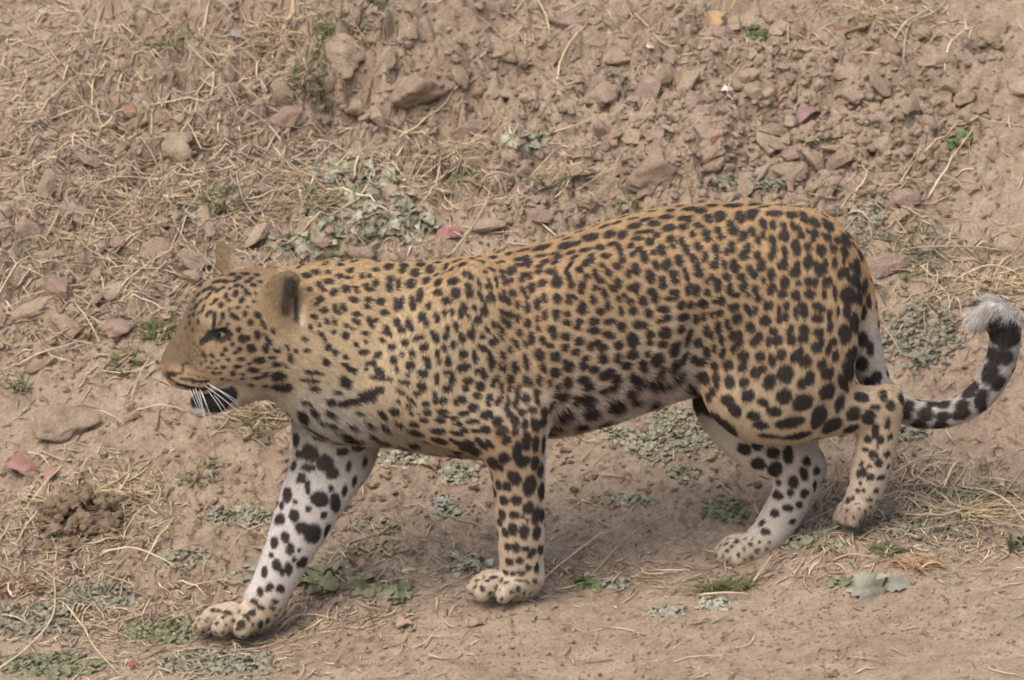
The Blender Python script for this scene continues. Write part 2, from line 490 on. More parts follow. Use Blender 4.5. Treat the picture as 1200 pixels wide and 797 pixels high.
TOPX = [180, 340, 400, 450, 540, 580, 640, 700, 760, 820, 870, 920, 960, 1000, 1040]
TOPY = [318, 318, 310, 306, 303, 300, 285, 268, 248, 238, 236, 242, 256, 290, 330]
BOTX = [180, 345, 440, 500, 560, 645, 700, 740, 790, 815, 850, 1040]
BOTY = [470, 490, 530, 540, 545, 513, 502, 492, 474, 490, 570, 570]
def lerp(a, b, t):
    return a + (b - a) * t[:, None]
C_ = lambda *c: np.array(c)
def base_coat(P, N, pw, px, py):
    n = len(P)
    f = (py - np.interp(px, TOPX, TOPY)) / (np.interp(px, BOTX, BOTY) - np.interp(px, TOPX, TOPY))
    back, sidec, cream, white = C_(.41, .288, .160), C_(.475, .375, .248), C_(.545, .48, .39), C_(.56, .51, .45)
    tor = lerp(np.tile(back, (n, 1)), sidec, sstep(.02, .55, f))
    tor = lerp(tor, cream, sstep(.60, .88, f + .14 * sstep(600, 720, px) - .12 * sstep(600, 520, px)))
    tor = lerp(tor, white, sstep(.82, 1.0, f + .08 * sstep(600, 720, px) - .12 * sstep(600, 520, px)))
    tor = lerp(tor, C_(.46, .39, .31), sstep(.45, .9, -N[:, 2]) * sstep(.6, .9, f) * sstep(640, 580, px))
    tor = lerp(tor, C_(.58, .535, .48), sstep(.70, .92, f) * sstep(610, 680, px) * sstep(860, 830, px))
    # greyish throat and breast
    br = sstep(430, 480, py) * sstep(470, 380, px) * sstep(335, 350, px)
    tor = lerp(tor, C_(.50, .45, .385), br)
    outer = lerp(np.tile(C_(.455, .335, .22), (n, 1)), C_(.48, .395, .295), sstep(520, 690, py))
    near_f = lerp(outer, white, np.clip(sstep(.05, .5, N[:, 1]) + sstep(.75, .95, N[:, 0]), 0, 1))
    near_f = lerp(near_f, C_(.46, .38, .29), sstep(674, 694, py))
    far_f = lerp(np.tile(C_(.48, .32, .18), (n, 1)), C_(.585, .55, .515), sstep(.25, -.15, N[:, 1]))
    far_f = lerp(far_f, C_(.36, .325, .285), sstep(590, 535, py))  # upper leg greyed, with the shade below the breast painted into the coat
    far_f = lerp(far_f, C_(.46, .365, .255), sstep(690, 715, py) * .9)
    near_h = lerp(np.tile(C_(.45, .335, .22), (n, 1)), C_(.475, .375, .265), sstep(420, 500, py))
    near_h = lerp(near_h, C_(.48, .40, .315), sstep(505, 560, py))
    near_h = lerp(near_h, C_(.30, .24, .18), sstep(575, 605, py))
    near_h = lerp(near_h, white, np.clip(sstep(.0, .5, N[:, 1]), 0, 1))
    far_h = lerp(np.tile(C_(.48, .32, .18), (n, 1)), C_(.56, .50, .44), sstep(.25, -.15, N[:, 1]))
    far_h = lerp(far_h, C_(.44, .37, .30), sstep(520, 470, py))
    far_h = lerp(far_h, C_(.46, .385, .295), sstep(622, 645, py))
    tail = lerp(np.tile(C_(.45, .27, .13), (n, 1)), C_(.50, .45, .40), sstep(330, 400, py) * sstep(960, 1000, px))
    tail = lerp(tail, C_(.46, .43, .40), sstep(1045, 1070, px))
    head = np.tile(C_(.42, .305, .185), (n, 1))
    head = lerp(head, C_(.33, .23, .135), sstep(350, 325, py))
    head = lerp(head, C_(.165, .118, .075), sstep(246, 220, px) * sstep(438, 420, py))
    head = lerp(head, C_(.49, .385, .27), sstep(395, 440, py) * sstep(235, 260, px))
    head = lerp(head, C_(.52, .42, .31), sstep(440, 465, py))
    head = lerp(head, C_(.42, .30, .165), sstep(250, 235, px) * sstep(432, 442, py) * sstep(468, 458, py))
    head = lerp(head, C_(.55, .50, .46), sstep(474, 484, py) * sstep(280, 262, px))
    ear = np.tile(C_(.26, .19, .115), (n, 1))
    ear = lerp(ear, C_(.40, .33, .25), sstep(300, 290, px) * sstep(268, 276, px))
    legs = dict(torso=tor, neck=tor, chest=tor, shoulder=tor, near_fore=near_f, far_fore=far_f, near_hind=near_h, far_hind=far_h, tail=tail, head=head, ear=ear)
    # the thigh and upper arm belong to the trunk's colouring
    up_h = sstep(450, 380, py)[:, None]; legs['near_hind'] = near_h * (1 - up_h) + tor * up_h
    up_f = sstep(520, 470, py)[:, None]; legs['near_fore'] = near_f * (1 - up_f) + tor * up_f
    out = sum(legs[p] * pw[p][:, None] for p in parts)
    return out * (1 + 0.10 * fbm(P * 25, 3, 5)[:, None])

BASE = base_coat(BV, BN, pw, VPX, VPY)

# ---- spots read off the animal's near side: (x, y, radius along, radius across, angle)
HEAD = """281,325,4,2.5,-20 291,330,4,2,-20 279,334,4,2.2,-25 298,334,4,2,0 277,344,3.5,4.6,20 289,342,3,4,10 284,352,3,4,30 266,346,2.8,3.2,0 268,351,2,2.5,0
260,357,3,3.6,0 262,369,2.6,4,10 276,371,7,2.8,35 288,368,2.9,3.2,20 295,378,3.3,3.8,0 303,370,3,4,-40 245,366,5,2.2,-35 230,358,4,2,-60 227,368,2.4,2.4,0 238,363,3,1.7,-60 246,337,4,2,-30
257,329,3.5,1.8,-30 263,329,3.5,1.8,-30 254,351,3,1.8,-20 243,348,3,1.6,-50 273,321,4.5,1.8,-8 290,321,4,1.8,0 302,322,4,1.8,10 310,382,2.2,5,-25 303,393,3.6,4.8,0 285,397,4.6,4.4,0 292,396,2.5,3,0 281,386,3,3,0 321,389,2,3.4,-20
268,379,2,1.8,0 258,378,2,1.5,0 296,408,5.6,4.3,10 313,409,3.2,4.9,0 282,409,3.2,3,20 307,422,6,3.8,8 326,412,3.6,2.3,35 321,419,4,2,5 326,426,5,2.6,5 300,433,6.5,2.8,10
305,442,5.5,1.9,-5 315,438,3.4,2.8,0 328,440,6,4.6,-30 331,453,8,4.2,-25 285,420,4,2.1,10 281,429,4.6,2,0 275,437,3,2.8,0 263,430,3.2,2.2,0 261,415,2.6,2,30 268,421,3,1.7,10 254,431,2.2,1.6,0
252,437,3.6,1.5,5 259,437,2,1.7,0 287,438,3.6,1.5,0 288,443,4,1.5,-5 295,425,2.2,1.3,0 276,413,2.6,2,0 273,403,2.4,2.2,0 265,409,3,2.4,50 240,415,3.2,2,40 249,416,3.2,1.9,40 242,422,2.2,1.4,30
249,424,2.8,1.5,30 339,419,2.2,4.8,-15 336,407,2,3.4,-20 335,429,2,2,0 345,412,1.8,3.2,0 316,400,2.4,4.2,-30 246,430,2,1.2,20 236,425,2,1.3,40 233,345,3.5,1.6,-50 240,340,3.5,1.6,-45 251,338,3,1.6,-40 222,378,1.6,2.6,10 232,376,1.6,2.4,10
224,362,2.2,1.4,-60 228,352,2.6,1.4,-55 236,352,3,1.5,-50 247,343,3,1.6,-40 256,340,3,1.8,-35 262,337,3,1.6,-30 270,338,2.6,1.6,-25 268,330,3,1.5,-20 276,329,3,1.5,-15 285,336,2.4,1.8,0 250,355,2.4,1.5,-30 240,358,2.2,1.4,-45 233,366,1.8,1.6,0 222,370,1.6,1.8,0 294,345,2,2.4,10 300,345,2,2,0 291,360,2.2,1.8,0 280,360,2.2,2,0 270,352,2,1.8,0 306,330,3,1.5,5 296,326,3,1.4,0 284,320,3,1.3,-5 262,322,3,1.4,-20 252,330,3,1.3,-35 217,384,1.3,2,10 226,386,1.3,2,10
270,362,2.2,1.8,0 299,354,2,2,0 312,393,1.6,2.4,0 271,446,2.4,1.2,0 262,444,2,1.2,0 300,451,4,1.5,-8 315,452,4,1.6,-10 256,422,2,1.3,20 270,398,2,1.5,0"""
CHEST = """366,436,9,2.4,5 360,445,10,2.4,0 367,454,6,3,0 403,448,6,7,-30 394,460,5,2.4,0 385,470,6,4,0 381,424,5,4,20 411,433,7,3,20 433,425,6,3,-20 444,434,6,4,20 446,443,12,3,5
352,486,6.5,6,0 366,482,5,4.6,10 357,470,6,3,0 381,494,10,2.4,10 367,503,13,3,8 385,484,7,3,20 448,485,6,3.5,10 462,482,6,4,0 409,496,6,2,10 398,503,9,2.2,5 420,484,4,2.5,0 430,494,5,2.2,5 406,510,10,4,8 418,517,8,2.5,5
467,496,5,2.5,5 484,497,6,3.5,0 497,492,5,2.8,10 486,507,9,3,3 478,514,7,3,8 512,505,8,4,0 514,517,9,3.6,0 449,497,6,2.4,5 528,515,3,2,20 440,510,8,2.6,5 462,516,8,2.4,5 497,524,8,2.6,8 522,527,8,3,10 545,532,7,3,10 430,505,6,2.2,5 536,519,6,3,10 556,530,6,5,20"""
FARFORE = """363,530,11,9,15 381,542,10,9,-10 361,548,8,4.5,5 389,554,8,7,20 346,514,4.5,8,-10 353,560,6,6,0 361,570,3.6,8,0 336,580,6.6,8,-20 375,585,10,8.6,25 394,589,6.2,11,-10 362,596,4,4,0 327,608,6,7,0
345,604,6,8,-10 367,626,10,10.5,-25 353,618,7,7,0 334,629,4.6,7,-10 321,636,5,7,0 340,643,5,7,0 351,644,2.8,2.8,0 384,621,4,8,10 355,659,7.4,5.6,-20 324,662,5.4,7,0 338,666,4.6,7,0 331,670,3,5,0 310,670,3.4,7,5
305,693,4,6,-10 316,688,4,5.2,0 329,690,5.2,5,0 298,704,4.5,3,20 306,712,5,3,15 296,718,5,4,40 319,712,4.4,2.6,10 323,704,4.4,3,10 306,732,3.4,5,10 314,727,3,3.4,0 283,731,5,5,20 289,723,3,6,-40 274,727,2.4,3,0
266,717,6,2.5,25 250,715,4,2.5,10 262,723,3,2,0 254,730,2.4,2.4,0 268,743,2.6,4,0 239,740,2,2.6,0 243,726,3,1.6,-30 409,546,3,7,10 404,575,3,7,10 420,524,8,4,10 428,541,3,6,10 402,529,7,5,0 416,563,3,6,10 344,545,4,6,0 350,532,5,5,0 380,603,4,4,0 346,588,3,3,0 372,512,8,3,5 395,516,8,3,5 330,592,3,5,0 388,572,3,4,0 318,650,3,4,0 345,655,3,3,0 313,690,2.5,3,0 258,716,3,2,20 278,737,3,2,0 262,741,2,2,0"""
NEARFORE = """577,543,8,7,0 590,537,7,7,0 606,529,6,11,0 613,541,8,7,0 617,518,6,11,0 628,520,4.6,10,0 637,519,3,11,0 627,543,6,8,0 634,550,4,9,0 603,560,7.4,10,-25 621,569,8,12,10 635,574,4.5,11,0 584,568,4,6,0 594,570,6,6,0
590,586,5.6,6,0 605,586,7,6,0 579,575,3,6,-10 588,603,4.6,7,0 602,603,6,5,0 619,595,7,8.4,20 628,604,5,10,10 635,603,4,8,0 601,620,6,7,-10 614,624,6,9,0 629,624,4.5,9,10 585,612,4,4,0 592,624,4,6,-10 605,641,5.4,6,0 595,640,4,5,-10
616,643,4.6,4,-10 623,648,4,7.4,35 634,643,4,6.4,0 597,658,5,4.6,0 609,657,5.6,4,0 619,665,4,4,0 629,665,3,6.4,0 592,670,4,3,10 601,672,3.5,3,0 611,671,5.4,3,5 627,680,3.4,3,0 610,680,7,1.6,5 608,690,2.6,4,-20 600,693,2.4,2.6,0
579,676,5,2,0 582,688,1.8,4,20 565,689,2.4,5,-20 572,680,3,1.6,20 588,680,2,3,0 620,683,4,1.8,30 586,548,4,4,0 574,556,3,5,0 612,605,2.5,2.2,0 618,610,2,2,0"""
NEARHIND = """921,438,9,10,0 949,442,6,9,10 940,449,6,6,0 902,447,7,9,20 919,464,9,8.6,0 941,471,12,9.4,-35 970,458,10,8.4,-20 989,447,6,10,-30 984,472,5.6,10.6,10 960,488,8.6,14,10 926,495,16,6.6,-8 975,499,13,6.6,-25 935,511,15,4,0 965,514,10,2.4,-5
996,503,9,4.6,-35 999,485,8.6,8,-30 1008,465,9,5.6,5 1017,489,7.4,8,0 1034,463,5,6.6,0 1043,475,6,5.6,-20 1025,477,6,3.6,0 1040,496,4,7,10 1026,504,5,9,0 907,482,8,6,15 894,471,7,5,15 883,487,8,5.4,10 892,498,9,5,5
877,463,8,7,-15 872,447,6,6,0 855,447,6,8,0 851,468,7.4,6,-10 861,480,6,9,-40 902,511,13,2.6,8 1017,514,5,4.4,0 1032,516,4,6,20 1023,533,5.4,5,-20 1040,532,4.2,3.8,0 1030,542,4.6,5,0 1012,553,4,5,0 1020,559,5,4.4,-20
1033,559,5,3.4,0 1006,555,2.4,5,10 1010,543,2.6,4,20 1027,575,3.6,3,0 1020,585,4,2,5 1005,575,3,2.6,0 1008,566,2.4,2.4,0 994,586,4,3,-20 1014,526,3.4,3,0 1043,511,4,3,-20 1041,546,3,2,-10 1019,546,3,2.4,20 1000,583,2,3,0 1012,574,1.8,3,10
993,598,2.4,2,0 1020,593,3,1.4,10 1028,524,2,3,0"""
FARHIND = """818,472,8.6,11,-15 855,505,9,6,10 872,526,8,7,0 887,521,7,6.6,0 888,544,8,6.4,10 905,531,7.2,7,0 908,550,8,8,0 923,533,6,10,-5 945,540,5,6,-20 930,565,6,8,0 912,565,3.4,3.4,0 911,580,6.4,5,10 926,577,4,5,0 943,578,5.6,5,-30 942,555,5,8,-15
923,595,6.4,4.4,0 937,591,4,4.4,0 908,601,5.4,4.6,10 929,611,4.4,3.4,-10 897,623,5.4,4,10 893,612,4.4,2.8,-30 957,551,4,5,0 955,568,2.4,5,0 838,490,10,5,30 864,634,3,2.4,0 888,645,3,3,0 872,643,2,2.4,0 866,650,2,3,0 852,645,2,2,0 880,638,2,3,0 845,640,2,3,0 858,640,2,2,0 828,480,5,9,-40 848,497,8,4,20"""
TAILS = """991,390,6.6,10,-5 995,345,8,8.6,0 1002,377,6,10,-5 1011,366,4,8,0 1009,426,7,7,0 1000,414,7,8,0 1011,397,5,8,0 1020,408,4,8,0 996,434,8,9,-30 1027,441,6,6,-40 1018,448,6.4,5,20 993,363,4,7,0 1007,348,4,6,0 1018,352,3,8,-10 1003,328,5,7,0 990,318,5,6,0 1012,335,4,6,-10
1064,475,6,5.6,30 1060,486,6,5,10 1084,485,8,7,-10 1075,499,8,4,5 1104,488,7,5,-5 1104,474,8,4,5 1100,499,8,4,-5 1089,472,5,3,10 1116,465,6,3.6,-5 1127,475,8.6,5,-8 1125,486,9,6,-15 1134,459,8,5.6,-20 1149,468,6.6,11,25 1140,443,7,5.6,-35
1160,439,8,12,10 1169,450,7,9,20 1169,419,15,8,10 1153,421,5,7,0 1176,399,16,8.6,5 1156,406,6,8,0 1167,379,6,9,10 1185,385,8,9,-10 1178,392,14,7,0 1141,454,5,5,0 1150,480,6,4,-30"""
# spots of the flank: origin and scale of the close-up they were read from, then x, y, radii, angle
FLANK = """345,300,5.694|72,128,30,20,35 135,105,28,20,40 218,105,18,16,0 218,167,34,18,5 158,185,20,24,-30 187,222,20,16,40 95,222,20,18,30 258,243,32,24,-30 165,290,28,22,0 140,322,18,16,0 190,360,30,20,0 125,405,24,16,15 338,217,28,26,0 408,225,18,28,-30 300,132,22,18,0 365,95,18,18,0 353,145,24,14,20 443,130,16,22,0 493,132,18,16,0 535,92,26,14,10 478,205,22,30,-25 535,180,20,26,10 505,222,28,14,0 620,68,26,26,30 637,150,24,22,0 625,205,22,32,-15 687,187,15,38,0 722,65,30,22,0 710,97,24,18,0 797,110,32,26,-15 768,187,32,34,0 870,165,27,24,0 838,260,28,40,-10 895,88,28,30,0 832,28,28,22,0 390,290,34,20,20 492,293,24,22,0 480,335,24,20,20 570,303,30,26,0 597,375,30,22,10 672,320,20,44,0 710,318,17,42,0 785,312,24,46,-20 268,348,20,28,0 325,340,18,34,-20 292,378,18,14,0 412,385,30,18,5 408,437,28,18,35 505,440,20,42,-25 543,428,18,16,0 215,440,18,28,-35 260,435,14,28,-15 340,462,18,16,0 380,480,16,14,20 258,505,20,18,35 163,458,18,14,40 102,472,14,20,-25 170,517,24,14,25 195,557,14,18,0 335,528,26,28,-40 470,513,28,15,5 470,570,18,14,30 405,588,17,20,0 220,605,24,24,0 267,643,22,20,0 62,555,16,22,-40 75,627,22,14,-15 460,640,34,18,-12 337,672,20,20,-20 553,657,30,20,-30 585,562,30,15,30 620,500,18,44,-35 590,512,20,12,40 650,600,34,22,-10 683,443,24,30,-20 717,488,28,24,20 770,453,22,44,-25 855,403,26,32,-15 885,445,22,24,0 742,575,25,26,0 830,543,38,20,-12 868,605,30,28,-30 790,647,20,30,-30 722,652,18,14,20 665,690,22,32,-20 775,725,26,34,0 880,683,28,22,20 890,730,18,28,0 208,715,30,16,5 330,725,20,16,10 375,765,40,14,25 510,714,36,18,-5 478,750,18,12,0 567,765,34,24,20 683,752,14,20,-20 855,778,30,22,20 85,770,28,14,5 897,330,20,24,0
480,290,6.644|205,85,32,18,0 270,150,20,36,15 335,158,28,32,0 430,203,18,30,-25 475,218,18,36,-25 228,265,32,32,0 342,258,44,28,0 460,290,32,18,10 470,345,32,42,-10 222,343,38,28,0 363,350,38,40,-20 288,413,40,30,10 275,500,24,22,0 330,500,20,32,0 215,545,24,40,-15 425,460,22,40,-25 405,505,24,34,0 460,530,15,28,-20 507,470,20,30,-20 537,555,30,34,0 553,375,18,44,-20 585,495,26,40,-25 590,440,10,36,-10 645,385,18,46,-15 615,395,14,26,-20 705,385,15,36,-20 735,360,18,36,-15 760,412,22,34,-25 795,355,28,28,0 837,448,22,30,-15 885,350,20,55,-30 908,400,18,40,0 910,475,26,36,0 942,315,32,36,0 988,440,25,45,0 1028,275,32,30,0 870,240,24,34,20 905,212,40,20,20 930,230,18,25,0 780,180,34,34,30 713,180,22,16,0 720,225,20,18,0 745,270,22,22,20 785,255,20,20,0 845,92,40,16,-5 905,110,28,45,-15 845,138,35,16,10 1000,150,32,14,8 998,192,32,18,0 1010,70,40,14,10 770,525,28,34,-30 715,500,18,22,0 725,565,18,26,-30 768,600,28,34,-30 652,598,18,32,0 710,635,16,52,-30 602,630,15,34,-25 635,740,24,30,-20 568,688,24,26,-10 480,680,26,44,-20 497,630,14,40,-10 410,695,24,44,-20 368,610,22,36,-20 298,630,24,32,0 285,690,22,36,10 342,750,25,28,0 265,775,24,22,20 205,700,28,40,-10 180,655,24,18,20 835,555,22,36,0 910,590,28,32,0 845,665,20,32,-15 985,560,18,28,0 995,628,16,26,-15 940,705,30,45,5 895,750,16,28,-30 1028,722,22,32,-15 820,750,18,55,-35 710,700,12,36,-45 665,710,12,36,-35 1045,395,20,38,-10 1045,530,20,42,0 625,275,13,45,-25 675,265,13,48,-5 540,265,14,45,-20 600,300,16,26,-20 590,185,25,12,10 640,165,35,14,15 565,775,45,20,20
440,400,5.694|215,225,18,14,20 195,270,42,18,8 315,215,34,26,25 165,330,34,16,20 310,300,30,34,-35 275,343,26,16,25 240,390,14,42,-45 155,400,16,14,0 222,432,20,14,25 238,478,18,12,10 288,480,14,8,0 335,412,26,20,25 343,472,28,22,10 398,352,18,20,0 398,398,24,16,20 448,392,28,24,0 478,308,32,24,0 512,255,24,28,-10 490,207,40,18,15 408,232,18,28,0 408,275,15,18,0 353,160,20,26,0 415,75,16,28,0 425,125,15,22,0 488,130,22,34,-10 460,45,18,26,-30 520,18,24,24,0 585,80,30,28,10 590,168,40,26,-5 660,75,14,28,0 668,115,20,26,0 720,48,38,20,30 767,130,22,60,-8 672,198,16,20,0 715,215,22,38,-10 615,258,34,22,0 602,312,22,26,-30 693,298,28,34,-35 672,357,30,22,0 650,440,32,28,-10 533,408,20,22,0 575,385,34,22,25 753,385,22,42,10 818,393,22,40,25 780,280,20,30,0 805,245,14,22,-20 838,305,12,40,-10 445,465,40,18,8 450,495,30,10,10 583,480,38,18,0 520,508,32,15,8 428,528,38,18,15 645,535,44,18,0 740,490,44,28,-10 808,530,34,32,-20 548,552,34,13,5 590,592,28,18,20 540,612,44,16,20 668,597,36,15,10 735,588,34,26,20 845,600,42,28,-30 870,662,34,26,-40 605,705,48,36,10 710,690,20,46,-45 760,685,18,38,-40 675,655,20,16,20 845,95,16,34,-25 890,55,16,22,0 860,185,14,34,5 830,165,12,30,0 888,250,20,26,0 895,315,16,24,0 878,430,14,34,25 888,480,18,26,30 880,370,12,18,0
590,250,6.644|280,270,70,20,-8 150,290,60,11,-3 470,255,55,26,-5 540,240,50,18,0 675,190,62,24,-15 640,180,45,14,-10 820,165,45,30,10 912,172,36,36,0 1010,100,55,22,-20 1035,200,45,18,10 1050,150,40,14,-15 320,375,42,16,0 385,318,40,12,5 415,345,30,22,20 395,385,30,16,0 515,310,36,16,0 545,350,34,18,10 630,290,50,18,10 680,340,22,40,-20 640,385,36,26,-10 745,272,32,28,-25 785,327,36,24,0 840,242,44,18,10 885,275,26,34,-15 905,315,22,32,-10 915,355,26,28,0 880,410,36,30,20 980,258,28,22,10 998,318,26,24,10 1040,280,24,20,0 765,405,30,20,35 810,460,26,36,-30 710,465,22,38,-10 755,522,34,22,10 965,468,24,38,0 1025,430,34,50,-20 885,538,30,40,-25 845,580,32,26,20 515,400,28,20,-20 490,440,20,34,10 505,490,20,34,-20 525,555,24,32,-10 585,437,32,26,20 643,490,26,24,10 610,560,28,34,10 595,600,24,24,0 365,455,40,26,25 400,490,20,24,0 408,540,45,40,0 410,665,30,40,-5 525,650,42,20,12 502,690,24,24,0 608,735,32,45,0 690,670,24,40,-15 710,582,26,22,0 780,625,22,42,-25 808,715,26,38,0 745,762,32,26,15 405,770,30,22,0 890,665,26,22,10 935,640,28,20,10 980,682,32,22,10 905,750,20,34,-5 1005,760,34,30,0 985,580,26,26,30 1030,585,28,44,0
560,360,4.98|452,45,20,32,0 518,40,18,18,0 515,92,26,18,10 585,85,20,18,0 577,118,20,20,0 605,18,28,22,0 708,25,24,20,20 672,82,30,22,0 668,138,36,20,0 765,85,34,18,-10 758,163,34,22,20 425,130,28,22,10 440,168,18,22,-20 507,172,32,22,15 585,203,28,22,0 505,237,22,22,10 568,263,28,20,-30 413,222,22,18,10 652,230,22,24,0 690,208,24,18,0 722,238,28,22,-25 727,302,30,28,-15 622,302,24,20,0 612,345,24,28,0 672,367,30,20,-10 508,322,18,14,0 527,352,32,28,-30 445,290,30,30,-40 447,385,30,26,20 375,355,16,30,-15 355,278,26,32,-30 605,430,34,24,0 635,467,30,24,0 518,440,24,34,0 730,405,30,24,-20 765,378,28,20,-10 790,430,18,40,0 730,490,32,16,5 560,540,24,22,0 625,535,38,26,-25 492,525,22,34,30 462,470,14,22,20 452,517,14,16,0 415,445,14,20,0 635,598,46,24,-15 497,610,32,28,10 560,670,40,18,0 688,660,46,22,-10 440,695,34,14,0 445,745,42,22,-10 770,565,46,30,-15 475,640,24,12,-20 213,355,24,36,-15 275,325,16,50,-15 270,430,14,30,0 300,440,12,26,0 187,423,20,22,0 185,475,16,22,0 233,485,14,40,5 278,530,24,30,0 260,610,24,20,0 320,598,24,22,10 337,500,15,28,-10 345,545,14,28,-20 353,425,16,34,0 385,608,20,30,-10 215,655,24,26,20 182,620,20,20,30 272,685,20,34,0 335,685,26,40,-10 380,670,20,26,10 215,715,20,24,10 168,575,18,32,25 218,560,16,34,10 425,580,16,30,20 140,725,38,28,-15
690,350,5.694|392,100,24,32,-15 490,70,40,20,0 515,130,30,22,-10 470,150,26,18,0 610,42,30,26,-25 672,45,20,22,0 627,122,40,24,0 752,32,28,28,20 832,18,18,18,0 880,15,26,22,0 820,102,16,26,0 868,95,24,28,20 762,117,20,30,10 712,135,18,30,0 335,175,46,30,10 212,190,30,32,20 402,240,26,26,0 400,295,22,20,0 500,230,42,38,0 487,305,34,24,-5 613,208,26,24,0 660,262,20,58,15 570,340,34,46,10 722,295,30,34,25 782,360,24,42,-10 778,210,20,38,0 857,195,24,40,-5 815,245,15,30,0 880,275,20,32,-10 830,330,16,28,0 885,360,22,34,20 285,275,38,50,-15 192,307,28,30,20 283,375,38,30,-5 187,400,24,34,0 243,450,38,24,0 383,370,20,22,0 448,410,38,44,15 355,455,28,42,-10 552,455,24,40,20 625,410,18,58,30 735,425,40,28,-10 695,405,18,26,20 762,525,44,36,0 835,445,28,28,0 845,525,24,38,-5 850,580,18,22,0 465,495,24,42,25 415,560,46,26,-30 280,530,26,32,-10 318,565,28,38,25 255,620,32,30,-10 175,535,30,30,0 155,590,26,34,20 150,695,60,32,-15 285,665,44,16,-20 375,700,30,50,30 580,515,44,16,-35 490,560,50,16,-20 650,590,30,40,-20 820,620,20,30,-20 795,655,30,20,30
730,230,6.13|215,195,45,22,8 300,150,50,18,-10 155,170,45,12,-5 330,105,30,14,-10 460,95,48,14,-15 545,105,42,22,-12 505,55,45,14,-8 625,68,40,14,0 780,68,62,20,0 385,75,30,10,0 930,62,45,16,15 325,228,46,26,-3 430,160,50,20,-10 465,165,26,28,0 425,220,32,28,0 600,150,30,24,20 615,180,28,16,20 690,140,44,40,10 830,150,36,44,-15 925,125,44,36,10 165,255,50,16,10 235,282,28,24,20 185,330,32,28,0 495,272,22,26,0 535,210,34,20,30 590,265,28,30,-20 605,305,28,26,0 672,243,24,26,0 697,293,24,24,20 765,195,26,28,0 785,245,36,36,-10 860,280,28,36,20 835,310,14,26,10 922,250,24,34,-10 965,310,24,28,0 335,310,36,26,10 350,350,18,26,-10 415,325,26,32,-20 445,380,24,36,-10 530,358,28,32,-10 660,375,26,34,-10 775,365,24,45,-5 738,400,20,26,-5 890,370,28,38,10 865,425,34,34,-20 960,420,24,30,10 145,430,30,44,-15 105,380,26,16,20 215,402,22,20,0 272,380,32,36,-15 232,490,24,38,-25 310,485,32,42,20 395,455,32,38,-10 500,445,24,32,-15 525,500,22,34,-15 540,550,32,34,10 455,575,22,28,-15 435,530,16,22,0 585,415,22,22,0 580,450,20,28,0 650,495,34,30,-10 672,445,18,28,0 720,490,14,40,-5 735,575,30,30,10 795,500,34,50,-15 905,525,20,36,-10 940,565,28,28,0 845,580,34,24,-5 860,650,28,34,10 190,575,32,50,-10 360,555,32,30,0 372,610,32,24,0 278,595,24,24,0 280,640,26,26,0 360,685,34,20,0 330,735,42,16,5 380,720,26,14,-20 200,685,36,26,15 225,740,32,26,-25 140,755,30,34,-10 465,665,22,40,10 520,680,28,42,8 600,690,24,28,0 632,585,24,26,-10 595,610,16,24,10 672,640,30,48,0 700,750,28,32,0 650,755,18,20,0 760,665,26,38,10 805,710,32,22,0 895,715,24,20,0 945,665,30,30,0 965,730,28,34,0 565,770,34,30,20 415,775,34,26,-15 480,775,20,24,0
840,230,6.133|330,190,30,36,-15 345,225,18,24,0 330,275,20,30,-10 405,205,24,34,-20 480,215,22,36,-20 485,285,40,34,0 395,305,28,34,0 405,370,24,44,5 390,425,26,34,0 485,385,22,36,-15 490,440,18,40,5 470,490,38,38,-10 550,210,18,34,-20 590,235,20,40,-20 605,280,26,26,10 570,365,34,58,-10 655,358,24,34,0 655,470,34,56,5 560,545,40,34,-20 575,495,22,40,5 750,385,38,44,15 745,515,46,44,0 780,475,20,34,0 715,480,16,26,0 410,120,55,20,8 540,130,40,26,15 630,150,30,45,-25 705,180,30,44,-30 800,205,32,54,-30 925,305,28,56,-30 705,265,28,34,-35 690,300,20,26,-10 660,250,15,26,-30 800,290,28,32,-35 760,270,15,18,-30 870,308,30,24,20 840,370,30,24,25 920,390,24,40,-25 1025,410,18,40,-20 848,475,22,40,0 915,460,13,30,0 1010,500,26,60,-5 960,500,14,30,0 885,560,18,34,-10 960,585,22,28,0 385,560,28,48,0 390,665,34,44,10 330,605,18,24,0 485,620,34,44,-15 470,700,38,28,-5 585,625,22,26,0 567,708,32,38,0 655,605,26,36,0 705,612,22,32,0 668,698,44,32,0 800,605,32,34,-10 770,620,16,26,0 850,690,16,50,-5 770,700,18,34,0 1020,640,26,32,0 1035,720,20,34,0 1075,620,12,40,-5 610,775,30,22,0 500,775,20,24,0 370,770,34,22,0 720,780,34,24,0 315,490,28,48,0
830,340,6.644|195,135,44,32,0 298,140,24,36,-30 330,180,26,22,0 358,150,26,34,20 465,120,36,38,0 440,230,46,40,-10 545,150,18,40,0 607,125,20,40,0 548,220,22,34,0 600,205,26,32,0 685,170,22,52,0 745,155,32,60,-5 845,125,36,32,10 890,145,22,28,0 850,212,44,38,0 945,185,20,40,10 950,280,24,44,10 1012,160,14,44,0 220,225,38,42,20 140,265,24,42,-10 325,280,40,38,0 178,352,28,36,10 235,345,28,34,0 235,405,34,30,0 200,445,28,38,20 390,350,28,34,0 370,395,52,34,-45 508,315,30,32,0 535,385,40,44,20 465,400,20,40,0 635,300,24,44,25 650,380,38,38,0 745,300,38,38,10 735,365,38,40,0 860,325,40,40,0 845,440,42,44,0 885,395,24,34,10 970,400,30,40,30 940,455,24,40,10 990,505,26,48,0 275,510,42,44,0 265,600,36,32,0 405,510,38,42,10 568,500,38,44,0 500,545,30,48,-10 685,510,38,50,30 720,465,26,26,0 755,545,50,48,30 365,640,34,48,-10 425,610,34,30,0 890,570,34,38,0 930,640,48,48,0 155,580,42,46,0"""
BL = []       # blobs: centre, normal, axis, a, b, darkness, kind
